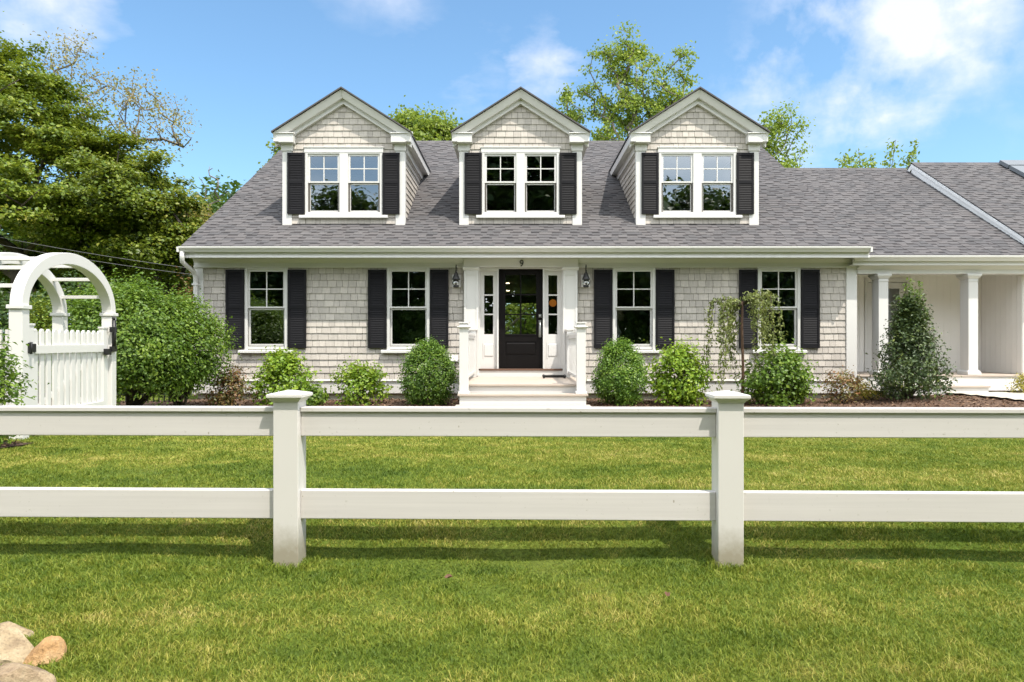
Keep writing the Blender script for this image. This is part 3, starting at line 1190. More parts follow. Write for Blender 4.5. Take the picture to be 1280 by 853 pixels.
def build_windows():
    for x, i in WIN:
        mb = MB()
        y0 = FY - 0.04
        cw = 0.055
        mb.box(x - CW, x - CW + cw, y0, FY + .06, WZB - .03, WZT + .01)
        mb.box(x + CW - cw, x + CW, y0, FY + .06, WZB - .03, WZT + .01)
        mb.box(x - CW + cw, x + CW - cw, y0 + .001, FY + .06, WZT - .022, WZT + .009)
        w = HP(mb, 'window', M['trim'], bevel=0.003)
        up, lo_, gl = MB(), MB(), MB()
        sash_pair(up, lo_, gl, x, 0.335, 1.135, 1.852, 2.582, FY - 0.012)
        _hp(up, 'sash', M['trim'], w)
        _hp(lo_, 'sash', M['trim'], w)
        _hp(gl, 'pane', M['glass'], w)
        mb = MB()
        mb.box(x - CW + cw, x + CW - cw, FY - .01, FY + .06, 1.03, 1.084)
        mb.prism([(FY - .1, 0.955), (FY - .1, 1.0), (FY - .035, 1.018), (FY + .05, 1.018), (FY + .05, 0.955)], 'x', x - CW - .11, x + CW + .11)
        _hp(mb, 'sill', M['trim'], w, bevel=0.004)
        for s in (-1, 1):
            place_shutter(house, (0.368, 1.565, 0.82), x + s * (CW + 0.19), FY - 0.062, 1.05)


def build_dormers():
    for dx in DORM:
        root = MB()
        y1 = 17.0
        rz = lambda y: EZ + SL * (y - EY)
        # body: front sheathing with window openings; cheeks
        holes = [(-0.71, -0.118, 3.87, 5.04), (0.118, 0.71, 3.87, 5.04)]
        panel(root, (Vector((dx, DF, 0)), X3, Z3, -Y3), [-1.22, 1.22], [3.58, 5.3], holes, 0.09)
        root.prism([(dx - 1.22, 5.3), (dx + 1.22, 5.3), (dx, 6.2)], 'y', DF, DF + .09)
        for s in (-1, 1):
            xx = dx + s * 1.24
            prof = [(DF + .001, rz(DF) - .02), (DF + .001, 5.3), (13.2 + (5.3 - EZ) / SL, 5.3)]
            root.prism(prof, 'x', xx, xx - s * .08)
        d = HP(root, 'dormer', M['felt'])
        P = lambda mb, name, mat, **k: _hp(mb, name, mat, d, **k)
        sh = MB()
        rd = random.Random(int(dx * 10) + 50)
        fr = (Vector((dx, DF - .001, 0)), X3, Z3, -Y3)
        zone = [(-0.79, 0.79, 3.74, 5.18)]
        wall_shingles(sh, fr, -1.08, 1.08, 3.62, 5.3, 0.1285, zone, rnd=rd)
        wall_shingles(sh, fr, -1.14, 1.14, 3.62 + 13 * .1285, 6.2, 0.1285, [], clip=lambda v: (-(6.22 - v) / .635, (6.22 - v) / .635), rnd=rd)
        P(sh, 'wall_shingles', M['shingle'])
        for s in (-1, 1):     # cheek shingles, clipped by the roof
            sh = MB()
            U = Y3 if s > 0 else -Y3
            O = Vector((dx + s * 1.241, DF, 0))
            for r in range(14):
                v = 3.66 + r * 0.1285
                ye = EY + (v - EZ) / SL
                if ye < DF + .05 or v > 5.17:
                    continue
                a, b = (0.06, ye - DF + .12) if s > 0 else (-(ye - DF + .12), -0.06)
                wall_shingles(sh, (O, U, Z3, X3 * s), a, b, v, v + .1285, 0.1285, rnd=rd)
            P(sh, 'cheek_shingles', M['shingle'])
        # corner boards (front and return)
        for s in (-1, 1):
            mb = MB()
            a, b = sorted((s * 1.072, s * 1.268))
            mb.box(dx + a, dx + b, DF - .034, DF - .0012, 3.585, 5.12)
            a, b = sorted((s * 1.244, s * 1.268))
            mb.box(dx + a, dx + b, DF - .0011, DF + .1, 3.62, 5.12)
            P(mb, 'corner_board', M['trim'], bevel=0.003)
        # cornice: boxed returns, side eaves with soffit and frieze
        for s in (-1, 1):
            mb = MB()
            xs_ = lambda p, q: sorted((dx + s * p, dx + s * q))
            yb = EY + (5.27 - EZ) / SL
            ye = EY + (5.45 - EZ) / SL
            a, b = xs_(1.30, 1.405)
            mb.box(a, b, 13.955, ye, 5.275, 5.435)           # side fascia box
            a, b = xs_(1.245, 1.2995)
            mb.box(a, b, DF - .0015, ye, 5.262, 5.29)             # soffit
            a, b = xs_(1.2445, 1.285)
            mb.box(a, b, DF + .1002, yb - .1, 5.12, 5.261)    # side frieze
            a, b = xs_(1.0, 1.2998)
            mb.box(a, b, 13.955, DF - .002, 5.262, 5.435)     # front return
            a, b = xs_(1.05, 1.29)
            mb.box(a, b, DF - .055, DF - .0015, 5.122, 5.261)  # frieze block
            a, b = xs_(0.985, 1.425)
            mb.prism([(13.93, 5.436), (DF - .002, 5.436), (DF - .002, 5.53), (13.93, 5.45)], 'x', a, min(b, b))
            P(mb, 'cornice', M['trim'], bevel=0.004)
        # rake: canted crown under the shingles and a flat board inside it
        sl = 0.635
        apex = 6.345
        mb = MB()
        for s in (-1, 1):
            E = 1.40
            def seg(y0, y1_, t0, t1, yb0=None, yb1=None, xe=E):
                """band between vertical offsets t0 (upper) and t1 (lower) below the roof line"""
                yb0 = y0 if yb0 is None else yb0
                zt = lambda x: apex - sl * x
                A = [(dx, y0, zt(0) - t0), (dx + s * xe, y0, zt(xe) - t0), (dx + s * xe, yb0, zt(xe) - t1), (dx, yb0, zt(0) - t1)]
                B = [(p[0], y1_, p[2]) for p in A]
                mb.hexa(A if s < 0 else A[::-1], B if s < 0 else B[::-1])
            seg(13.925, DF, 0.012, 0.165, 13.985)
            seg(14.06, DF - .001, 0.165, 0.262)
        P(mb, 'rake_board', M['trim'])
        mb = MB()
        for s in (-1, 1):
            E = 1.425
            ye, yr = EY + (apex - sl * E - EZ) / SL + .15, EY + (apex - EZ) / SL + .15
            a = [(dx, 13.885, apex), (dx + s * E, 13.885, apex - sl * E), (dx + s * E, ye, apex - sl * E), (dx, yr, apex)]
            b = [(p[0], p[1], p[2] + .03) for p in a]
            mb.hexa(a if s > 0 else a[::-1], b if s > 0 else b[::-1])
        P(mb, 'roof', [M['roof'], M['roofdark']])
        # paired windows
        mb = MB()
        y0 = DF - .04
        for a, b in ((-0.80, -0.745), (-0.0875, 0.0875), (0.745, 0.80)):
            mb.box(dx + a, dx + b, y0, DF + .05, 3.80, 5.085)
        mb.box(dx - .815, dx + .815, y0 - .006, DF + .02, 5.086, 5.185)
        mb.box(dx - .83, dx + .83, y0 - .02, DF + .01, 5.1855, 5.203)
        for a, b in ((-.7449, -.0876), (.0876, .7449)):
            mb.box(dx + a, dx + b, y0 + .002, DF + .05, 3.807, 3.86)
            mb.box(dx + a, dx + b, y0 + .002, DF + .05, 5.062, 5.085)
        P(mb, 'window_casing', M['trim'], bevel=0.003)
        for c in (-0.4163, 0.4163):
            up, lo_, gl = MB(), MB(), MB()
            sash_pair(up, lo_, gl, dx + c, 0.285, 3.9, 4.47, 5.022, DF - .014)
            up.v += []
            P(up, 'sash', M['trim'])
            P(lo_, 'sash', M['trim'])
            P(gl, 'pane', M['glass'])
        mb = MB()
        mb.prism([(DF - .085, 3.733), (DF - .085, 3.785), (DF - .03, 3.803), (DF - .001, 3.803), (DF - .001, 3.733)], 'x', dx - .915, dx + .915)
        P(mb, 'sill', M['trim'], bevel=0.004)
        for s in (-1, 1):
            place_shutter(d, (0.352, 1.265, 0.66), dx + s * 0.982, DF - .07, 3.815)


def build_entry():
    # pilasters with a sunk panel, and the entablature they carry
    for c in (-0.887, 1.075):
        mb = MB()
        h = 0.143
        y0, y1 = FY - .13, FY - .001
        mb.box(c - h, c + h, y0 + .012, y1, 0.15, 2.6)
        for a, b in ((-h - .001, -h + .045), (h - .045, h + .001)):
            mb.box(c + a, c + b, y0, y0 + .0115, 0.5, 2.6)
        mb.box(c - h + .0455, c + h - .0455, y0, y0 + .0115, 0.5, 0.72)
        mb.box(c - h + .0455, c + h - .0455, y0, y0 + .0115, 2.5, 2.6)
        mb.prism([(y0 - .01, 2.601), (y0 - .035, 2.64), (y0 - .035, 2.66), (y1, 2.66), (y1, 2.601)], 'x', c - h - .025, c + h + .025)
        mb.box(c - h - .02, c + h + .02, y0 - .02, y1, 0.15, 0.46)
        HP(mb, 'pilaster', M['trim'], bevel=0.003)
    mb = MB()
    mb.box(-1.045, 1.235, FY - .145, FY - .0625, 2.662, 2.829)
    HP(mb, 'entablature', M['trim'], bevel=0.003)
    # door frame: jambs and mullions between door and sidelights
    mb = MB()
    y0, y1 = FY - .02, FY + .1
    zb, zt = 0.64, 2.652
    dl, dr = -0.345, 0.535
    for a, b in ((-0.744, -0.716), (dl - .035, dl - .003), (dr + .003, dr + .035), (0.906, 0.932)):
        mb.box(a, b, y0 - .02, y1, zb, zt)
    mb.box(-0.716, dl - .035, y0 - .02, y1, 2.6, zt)
    mb.box(dr + .035, 0.906, y0 - .02, y1, 2.6, zt)
    mb.box(dl - .003, dr + .003, y0 - .02, y1, 2.638, zt)
    HP(mb, 'door_frame', M['trim'], bevel=0.003)
    for a, b in ((-0.716, dl - .035), (dr + .035, 0.906)):
        mb = MB()
        c = (a + b) / 2
        g = 0.09
        ya, yb = FY + .03, FY + .07
        mb.box(a, c - g, ya, yb, zb, 2.6)
        mb.box(c + g, b, ya, yb, zb, 2.6)
        mb.box(c - g, c + g, ya + .001, yb, 2.51, 2.6)
        mb.box(c - g, c + g, ya + .001, yb, zb, 1.33)
        for z in (1.728, 2.115):
            mb.box(c - g, c + g, ya + .006, yb - .006, z - .014, z + .014)
        # raised panel below the lights
        mb.prism([(ya - .012, 1.12), (ya - .012, .9), (ya, .88), (ya, 1.14)], 'x', c - .085, c + .085)
        for q in ((c - .12, c - .105), (c + .105, c + .12)):
            mb.box(q[0], q[1], ya - .008, ya - .0005, .85, 1.17)
        s = HP(mb, 'sidelight', M['trim'], bevel=0.002)
        gl = MB()
        gl.add([(c - g, ya + .02, 1.33), (c + g, ya + .02, 1.33), (c + g, ya + .02, 2.51), (c - g, ya + .02, 2.51)], [(0, 1, 2, 3)])
        _hp(gl, 'pane', M['glass'], s)
    # front door: glazed above, one panel below
    mb = MB()
    ya, yb = FY + .045, FY + .09
    gx0, gx1, gz0, gz1 = -0.213, 0.405, 1.333, 2.52
    mb.box(dl, gx0, ya, yb, zb + .004, 2.636)
    mb.box(gx1, dr, ya, yb, zb + .004, 2.636)
    mb.box(gx0, gx1, ya + .0005, yb, gz1, 2.6355)
    mb.box(gx0, gx1, ya + .0005, yb, 1.18, gz0)
    mb.box(gx0, gx1, ya + .0005, yb, zb + .0045, .9)
    mb.box(gx0, gx1, ya + .014, yb, .9, 1.18)
    mb.prism([(ya + .003, .945), (ya + .003, 1.135), (ya + .0138, 1.165), (ya + .0138, .915)], 'x', gx0 + .03, gx1 - .03)
    mb.box(gx0 - .0, gx1, ya - .01, ya + .0004, gz0 - .03, gz0 - .001)
    xm = (gx0 + gx1) / 2
    mb.box(xm - .012, xm + .012, ya + .01, yb - .01, gz0, gz1)
    for k in (1, 2):
        z = gz0 + (gz1 - gz0) * k / 3
        mb.box(gx0, xm - .012, ya + .01, yb - .01, z - .012, z + .012)
        mb.box(xm + .012, gx1, ya + .01, yb - .01, z - .012, z + .012)
    d = HP(mb, 'front_door', M['door'], bevel=0.002)
    gl = MB()
    gl.add([(gx0, ya + .02, gz0), (gx1, ya + .02, gz0), (gx1, ya + .02, gz1), (gx0, ya + .02, gz1)], [(0, 1, 2, 3)])
    _hp(gl, 'pane', M['glass'], d)
    mb = MB()
    hx = 0.482
    mb.box(hx - .03, hx + .03, ya - .014, ya - .0005, 1.665, 1.735)
    mb.tube([(hx, ya - .03, 1.7), (hx, ya - .012, 1.7)], 0.018, 12)
    _hp(mb, 'deadbolt', M['steel'], d)
    mb = MB()
    mb.box(hx - .026, hx + .026, ya - .012, ya - .0005, 1.27, 1.61)
    mb.tube([(hx, ya - .01, 1.57), (hx, ya - .05, 1.56), (hx, ya - .066, 1.5), (hx, ya - .066, 1.38), (hx, ya - .05, 1.32), (hx, ya - .01, 1.31)], 0.011, 10)
    _hp(mb, 'door_handle', M['steel'], d)
    mb = MB()
    mb.box(-.72, .912, FY - .06, FY + .12, 0.605, 0.639)
    HP(mb, 'threshold', M['tape'], bevel=0.003)
    mb = MB()
    mb.box(-.744, .932, FY - .04, FY + .1, 0.3, 0.604)
    HP(mb, 'door_step_riser', M['trim'])
    # dryer vent
    mb = MB()
    mb.box(-1.345, -1.15, FY - .028, FY - .002, .775, .915)
    mb.prism([(FY - .0285, .9), (FY - .11, .81), (FY - .11, .79), (FY - .0285, .79)], 'x', -1.33, -1.165)
    HP(mb, 'wall_vent', M['trim'], bevel=0.003)


def build_interior():
    mb = MB()
    x0, x1, y0, y1 = XL + .17, XR - .17, FY + .165, BY - .17
    mb.box(x0, x1, y0, y1, 2.96, 3.0)                        # ceiling
    mb.box(-1.3, -1.2, y0, 24.0, .56, 2.955)
    mb.box(1.45, 1.55, y0, 19.5, .56, 2.955)
    mb.box(x0, -1.3, 18.2, 18.3, .56, 2.955)
    mb.box(1.55, 3.75, 19.0, 19.1, .56, 2.955)
    for dx in DORM:                                           # dormer rooms
        mb.box(dx - 1.6, dx + 1.6, 17.6, 17.7, 3.0, 5.6)
    HP(mb, 'partition_wall', M['room'])
    mb = MB()
    mb.box(x0, x1, y0, y1, .5, .558)
    HP(mb, 'floor', M['roomfloor'])
    for xx, yy in ((-.25, 20.6), (-.28, 23.6)):
        mb = MB()
        mb.lathe(xx, yy, [(.055, 2.94), (.055, 2.957)], 16)
        HP(mb, 'ceiling_light', M['lit'])


def build_wing():
    """lower side wing with an open porch, and the end bay beyond it"""
    wy, wz = 13.42, 2.88
    ry = 18.13
    L = (ry - wy) * math.hypot(1, SL)
    zr = wz + SL * (ry - wy)
    xa, xb = XR + .052, 10.33
    mb = MB()
    O = Vector((0, wy, wz))
    panel(mb, (O, X3, VW, NW), [XR + .002, xb], [-.01, L], [], 0.03)
    roof_shingles(mb, (O, X3, VW, NW), xa - .04, xb, L - .03, rnd=random.Random(8))
    Vb, Nb = Vector((0, -1, SL)).normalized(), Vector((0, SL, 1)).normalized()
    panel(mb, (Vector((0, 2 * ry - wy, wz)), -X3, Vb, Nb), [-xb, -(XR + .002)], [0, L], [], 0.03)
    x = XR + .02
    while x < xb:
        mb.prism([(ry - .15, zr - .085), (ry, zr + .018), (ry + .15, zr - .085), (ry + .15, zr - .1), (ry, zr), (ry - .15, zr - .1)], 'x', x, min(x + .194, xb))
        x += .2
    HP(mb, 'wing_roof', [M['roof'], M['roofdark']])
    # gutter, fascia, beam
    mb = MB()
    g0 = wy - .014
    k = wz - EZ
    prof = [(g0, 3.0 + k), (g0, 2.905 + k), (g0 - .07, 2.905 + k), (g0 - .082, 2.925 + k), (g0 - .1, 2.95 + k), (g0 - .122, 2.972 + k),
            (g0 - .126, 2.995 + k), (g0 - .126, 3.008 + k), (g0 - .112, 3.008 + k), (g0 - .112, 2.98 + k), (g0 - .012, 2.98 + k), (g0 - .012, 3.0 + k)]
    mb.prism(prof, 'x', XR - .18, 10.4)
    HP(mb, 'wing_gutter', M['trim'])
    mb = MB()
    mb.box(XR - .17, 10.4, wy - .012, wy + .012, 2.68, wz - .04)
    mb.box(XR - .17, 10.4, wy + .013, 13.6, 2.685, 2.705)
    mb.prism([(13.52, 2.684), (13.6, 2.684), (13.6, 2.61)], 'x', XR + .013, 10.4)
    HP(mb, 'wing_fascia', M['trim'], bevel=0.003)
    mb = MB()
    mb.box(XR + .013, 10.4, 13.602, 13.87, 2.533, 2.684)
    HP(mb, 'porch_beam', M['trim'], bevel=0.004)
    for c in (7.325, 9.115):
        mb = MB()
        y0, y1 = 13.605, 13.87
        w = .095
        mb.box(c - w, c + w, y0, y1, .62, 2.43)
        mb.hexa([(c - w, y0, 2.431), (c + w, y0, 2.431), (c + w, y1, 2.431), (c - w, y1, 2.431)],
                [(c - w - .045, y0 - .045, 2.49), (c + w + .045, y0 - .045, 2.49), (c + w + .045, y1 + .045, 2.49), (c - w - .045, y1 + .045, 2.49)])
        mb.box(c - w - .05, c + w + .05, y0 - .05, y1 + .05, 2.491, 2.531)
        mb.box(c - w - .012, c + w + .012, y0 - .012, y1 + .012, 2.385, 2.4)
        mb.box(c - w - .04, c + w + .04, y0 - .04, y1 + .04, .521, .575)
        mb.hexa([(c - w - .035, y0 - .035, .576), (c + w + .035, y0 - .035, .576), (c + w + .035, y1 + .035, .576), (c - w - .035, y1 + .035, .576)],
                [(c - w, y0, .619), (c + w, y0, .619), (c + w, y1, .619), (c - w, y1, .619)])
        HP(mb, 'porch_column', M['trim'], bevel=0.003)
    # back wall with vertical boards, end wall
    mb = MB()
    yb = 15.1
    dx0, dx1 = 7.78, 8.63
    panel(mb, (Vector((0, yb, 0)), X3, Z3, -Y3), [XR + .002, 10.3], [.3, 2.9], [(dx0, dx1, .52, 2.5)], .1)
    x = XR + .03
    while x < 10.28:
        w = .155
        for a, b in ((x, min(x + w - .003, dx0 - .081)), (max(x, dx1 + .081), min(x + w - .003, 10.285))):
            if b - a > .01 and not (a > dx0 - .09 and b < dx1 + .09):
                mb.box(a, b, yb - .014, yb - .0005, .52, 2.72)
        x += w
    mb.box(10.3, 10.4, 13.87, 24, .3, 2.9)
    y = 13.88
    while y < 15.05:
        mb.box(10.288, 10.2995, y, min(y + .149, 15.08), .522, 2.72)
        y += .155
    mb.box(XR + .02, 10.3, 13.6, 15.1, 2.73, 2.76)
    mb.prism([(15.2, 2.76), (18.13, 2.76), (18.13, 5.6)], 'x', 10.3, 10.4)
    HP(mb, 'porch_wall', M['board'])
    # porch door
    mb = MB()
    for a, b in ((dx0 - .08, dx0), (dx1, dx1 + .08)):
        mb.box(a, b, yb - .03, yb + .02, .522, 2.5)
    mb.box(dx0 - .08, dx1 + .08, yb - .03, yb + .02, 2.501, 2.59)
    g0_, g1_ = dx0 + .14, dx1 - .14
    mb.box(dx0 + .001, g0_, yb + .021, yb + .06, .53, 2.49)
    mb.box(g1_, dx1 - .001, yb + .021, yb + .06, .53, 2.49)
    mb.box(g0_, g1_, yb + .022, yb + .06, 2.36, 2.49)
    mb.box(g0_, g1_, yb + .022, yb + .06, .53, .9)
    for i in range(1, 4):
        z = .9 + i * .365
        mb.box(g0_, g1_, yb + .03, yb + .055, z - .012, z + .012)
    mb.box((g0_ + g1_) / 2 - .012, (g0_ + g1_) / 2 + .012, yb + .0305, yb + .0545, .9, 2.36)
    pd = HP(mb, 'porch_door', M['trim'], bevel=.002)
    gl = MB()
    gl.add([(g0_, yb + .04, .9), (g1_, yb + .04, .9), (g1_, yb + .04, 2.36), (g0_, yb + .04, 2.36)], [(0, 1, 2, 3)])
    _hp(gl, 'pane', M['glass'], pd)
    # porch deck, apron, step
    mb = MB()
    y = 13.5
    while y < 15.09:
        mb.box(XR + .014, 10.287, y, min(y + .132, 15.09), .485, .515)
        y += .138
    HP(mb, 'porch_floor', M['tread'], bevel=.003)
    mb = MB()
    mb.box(XR + .014, 10.3, 13.52, 13.56, .21, .484)
    HP(mb, 'porch_apron', M['board'], bevel=.003)
    mb = MB()
    mb.box(7.3, 9.14, 13.2, 13.519, .0, .292)
    mb.box(7.28, 9.16, 13.17, 13.519, .293, .325, 1)
    HP(mb, 'porch_step', [M['trim'], M['tread']], bevel=.004)
    # end bay roof beyond the porch, standing slightly proud
    sl2 = .6425
    gy, gzr = 17.76, 5.83
    V2, N2 = Vector((0, 1, sl2)).normalized(), Vector((0, -sl2, 1)).normalized()
    ey = 13.3
    ez = gzr - sl2 * (gy - ey)
    L2 = (gy - ey) * math.hypot(1, sl2)
    gx0, gx1 = 10.3, 17
    mb = MB()
    panel(mb, (Vector((0, ey, ez)), X3, V2, N2), [gx0, gx1], [0, L2], [], .03)
    roof_shingles(mb, (Vector((0, ey, ez)), X3, V2, N2), gx0 - .02, 14.5, L2 - .02, rnd=random.Random(9))
    Vb, Nb = Vector((0, -1, sl2)).normalized(), Vector((0, sl2, 1)).normalized()
    panel(mb, (Vector((0, 2 * gy - ey, ez)), -X3, Vb, Nb), [-gx1, -gx0], [0, L2], [], .03)
    x = gx0 - .02
    while x < gx1:
        mb.prism([(gy - .15, gzr - .085), (gy, gzr + .02), (gy + .15, gzr - .085), (gy + .15, gzr - .1), (gy, gzr), (gy - .15, gzr - .1)], 'x', x, x + .194)
        x += .2
    HP(mb, 'end_bay_roof', [M['roof'], M['roofdark']])
    mb = MB()
    mb.prism([(ey, ez - .028), (gy, gzr - .028), (gy, gzr - .26), (ey, ez - .26)], 'x', gx0 - .01, gx0 + .03)
    mb.prism([(ey, ez - .03), (gy, gzr - .03), (gy, gzr - .1), (ey, ez - .1)], 'x', gx0 - .03, gx0 - .0105)
    mb.prism([(2 * gy - ey, ez - .028), (gy, gzr - .028), (gy, gzr - .15), (2 * gy - ey, ez - .15)], 'x', gx0 - .01, gx0 + .03)
    HP(mb, 'end_bay_rake', M['fascia'])
    mb = MB()
    mb.box(10.42, 16.8, 13.75, 21.8, -.2, ez - .1 + .2)
    HP(mb, 'end_bay_wall', M['shingle'])
    # flat panels bolted near the ridge
    for i, (a, b) in enumerate(((L2 - .5, L2 - .12), (L2 - 1.75, L2 - .56))):
        O2 = Vector((0, ey, ez))
        mb = MB()
        P = lambda u, v, n: O2 + X3 * u + V2 * v + N2 * n
        x0, x1 = 12.47, 14.3
        mb.hexa([P(x0, a, .03), P(x1, a, .03), P(x1, b, .03), P(x0, b, .03)], [P(x0, a, .12), P(x1, a, .12), P(x1, b, .12), P(x0, b, .12)])
        o = mb.build('roof_panel', M['panel'])
        mb = MB()
        tag(o, 'narrow flat grey panel at the roof ridge, upper one of two' if i == 0 else 'large flat grey panel on the right roof slope, lower one of two',
            'roof panel', 'flat panels on the right-hand roof')


def build_stoop():
    st = empty('front_stoop', (0.1, 12.3, 0))
    tag(st, 'white wooden entry steps with square newel posts and railings', 'steps')
    P = lambda mb, name, mat, **k: _hp(mb, name, mat, st, **k)
    xl, xr = -.93, 1.15
    mb = MB()
    mb.box(xl + .03, xr - .03, 11.26, 13.6, -.1, .447)
    mb.box(xl + .02, xr - .02, 10.99, 11.2595, -.1, .302)
    mb.box(xl - .0, xr + .0, 10.69, 10.9895, -.1, .135)
    P(mb, 'riser', M['trim'], bevel=.003)
    mb = MB()
    y = 11.225
    while y < 13.6:
        mb.box(xl + .01, xr - .01, y, min(y + .134, 13.605), .4485, .48)
        y += .139
    P(mb, 'landing_boards', M['tread'], bevel=.003)
    mb = MB()
    mb.box(xl - .01, xr + .01, 10.955, 11.2255, .3035, .335)
    mb.box(xl - .03, xr + .03, 10.65, 10.955, .1365, .168)
    P(mb, 'tread', M['tread'], bevel=.003)
    for c in (-.842, 1.053):
        mb = MB()
        w, yc = .0715, 11.075
        mb.box(c - w, c + w, yc - w, yc + w, .337, 1.385)
        mb.box(c - w - .02, c + w + .02, yc - w - .02, yc + w + .02, .336, .375)
        r0, r1 = w - .0, w + .035
        ring = lambda r, z: [(c - r, yc - r, z), (c + r, yc - r, z), (c + r, yc + r, z), (c - r, yc + r, z)]
        mb.hexa(ring(w, 1.386), ring(r1, 1.41))
        mb.hexa(ring(r1, 1.4105), ring(r1, 1.428))
        mb.hexa(ring(w + .0, 1.4285), ring(w - .012, 1.475))
        mb.hexa(ring(w + .012, 1.4755), ring(w + .012, 1.492))
        P(mb, 'newel_post', M['trim'], bevel=.003)
        mb = MB()
        yc = 13.43
        mb.box(c - .055, c + .055, yc - .055, yc + .055, .481, 1.385)
        ring = lambda r, z: [(c - r, yc - r, z), (c + r, yc - r, z), (c + r, yc + r, z), (c - r, yc + r, z)]
        mb.hexa(ring(.055, 1.386), ring(.085, 1.41))
        mb.hexa(ring(.085, 1.4105), ring(.085, 1.43))
        P(mb, 'newel_post', M['trim'], bevel=.003)
        mb = MB()
        mb.box(c - .045, c + .045, 11.1475, 13.374, 1.29, 1.335)
        mb.box(c - .03, c + .03, 11.1475, 13.374, 1.24, 1.2895)
        mb.box(c - .03, c + .03, 11.1475, 13.374, .56, .605)
        y = 11.26
        while y < 13.34:
            mb.box(c - .018, c + .018, y - .018, y + .018, .6055, 1.2395)
            y += .11
        P(mb, 'railing', M['trim'])


build_shell()
build_roofs()
build_windows()
build_dormers()
build_entry()
build_interior()
build_wing()
build_stoop()


# ------------------------------------------------------------------ things fixed to or inside the house
def lantern(x, label):
    y = FY - .13
    root = empty('wall_lantern', (x, FY - .016, 2.25))
    tag(root, label, 'wall lantern', 'onion lanterns beside the front door')
    P = lambda mb, name, mat, **k: _hp(mb, name, mat, root, **k)
    mb = MB()
    mb.box(x - .085, x + .085, FY - .045, FY - .016, 2.262, 2.515)
    P(mb, 'mounting_block', M['trim'], bevel=.006)
    mb = MB()
    yy = FY - .15
    mb.lathe(x, yy, [(.018, 2.56), (.03, 2.54), (.058, 2.47), (.078, 2.42), (.08, 2.405), (.045, 2.4)], 18)
    P(mb, 'cap', M['black'])
    mb = MB()
    mb.tube([(x, FY - .044, 2.44), (x, FY - .09, 2.56), (x, FY - .12, 2.66), (x, yy, 2.7), (x, yy - .022, 2.665), (x, yy, 2.62), (x, yy, 2.55)], .009, 8)
    mb.tube([(x, yy, 2.6), (x, yy, 2.555)], .017, 10)
    P(mb, 'hook', M['black'])
    mb = MB()
    mb.lathe(x, yy, [(.044, 2.398), (.066, 2.37), (.078, 2.34), (.07, 2.31), (.05, 2.295)], 20)
    P(mb, 'globe', M['clear'])
    mb = MB()
    mb.lathe(x, yy, [(.05, 2.294), (.056, 2.285), (.056, 2.262), (.04, 2.252)], 18)
    for k in range(4):
        a = k * math.pi / 2 + .78
        mb.tube([(x + .05 * math.cos(a), yy + .05 * math.sin(a), 2.29), (x + .084 * math.cos(a), yy + .084 * math.sin(a), 2.34), (x + .06 * math.cos(a), yy + .06 * math.sin(a), 2.4)], .004, 5)
    mb.tube([(x, yy, 2.29), (x, yy, 2.34)], .02, 8)
    mb.tube([(x, yy - 0.0, 2.28), (x, FY - .045, 2.28)], .008, 6)
    P(mb, 'base', M['black'])


lantern(-1.185, 'black onion lantern on the shingles left of the front door')
lantern(1.385, 'black onion lantern on the shingles right of the front door')


def text_mesh(s, size, depth):
    cu = bpy.data.curves.new('digit', 'FONT')
    cu.body = s
    cu.size = size
    cu.extrude = depth
    cu.align_x = 'CENTER'
    ob = bpy.data.objects.new('digit', cu)
    COL.objects.link(ob)
    dg = bpy.context.evaluated_depsgraph_get()
    me = bpy.data.meshes.new_from_object(ob.evaluated_get(dg))
    bpy.data.objects.remove(ob)
    return me


me = text_mesh('9', .185, .008)
num = link('house_number', me, M['black'])
num.location = (WX(652, FY - .16), FY - .152, 2.668)
num.rotation_euler = (R(90), 0, 0)
tag(num, 'dark metal numeral 9 on the white board above the door', 'house number')

# boot scraper on the landing
bs = empty('boot_scraper', (.73, 13.05, .481))
tag(bs, 'low black bar with knobbed ends lying on the landing by the door', 'boot scraper')
mb = MB()
mb.box(-.19, .19, -.02, .02, .012, .05)
for k in range(40):
    xk = -.185 + k * .0095
    mb.box(xk, xk + .005, -.03, .03, .0505, .066)
mb.build('brush_bar', M['black'], bs)
for s in (-1, 1):
    mb = MB()
    mb.tube([(s * .2, -.045, .045), (s * .2, .045, .045)], .03, 10)
    mb.box(s * .2 - .02, s * .2 + .02, -.05, .05, 0, .014)
    mb.build('end_bracket', M['black'], bs)

# seen through the glass: pendant, table lamp, chair back
pd = empty('pendant_lamp', (.875, 16.2, 2.0))
tag(pd, 'round amber globe pendant seen through the right sidelight', 'pendant lamp')
mb = MB()
pf = [(max(.004, .088 * math.sin(math.pi * i / 12)), .1 - .088 * math.cos(math.pi * i / 12)) for i in range(13)]
mb.lathe(0, 0, pf, 20)
mb.build('globe', M['orange'], pd)
mb = MB()
mb.tube([(0, 0, .188), (0, 0, .955)], .006, 6)
mb.build('cord', M['black'], pd)
ct = empty('side_table', (2.33, 14.75, .559))
tag(ct, 'dark wooden table standing inside behind the window right of the door', 'table')
mb = MB()
mb.box(-.55, .55, -.2, .25, .62, .65)
mb.build('tabletop', M['roomfloor'], ct)
for sx in (-.5, .5):
    for sy in (-.16, .2):
        mb = MB()
        mb.box(sx - .02, sx + .02, sy - .02, sy + .02, 0, .619)
        mb.build('leg', M['roomfloor'], ct)
tl = empty('table_lamp', (2.2, 14.8, 1.2095))
tag(tl, 'table lamp with white base and tan drum shade behind the window glass', 'table lamp')
mb = MB()
mb.lathe(0, 0, [(.06, 0), (.07, .02), (.05, .05), (.08, .13), (.075, .2), (.025, .27), (.02, .42)], 16)
mb.build('lamp_base', M['ceramic'], tl)
mb = MB()
mb.lathe(0, 0, [(.15, .421), (.12, .68)], 20)
mb.build('lamp_shade', M['shade'], tl)


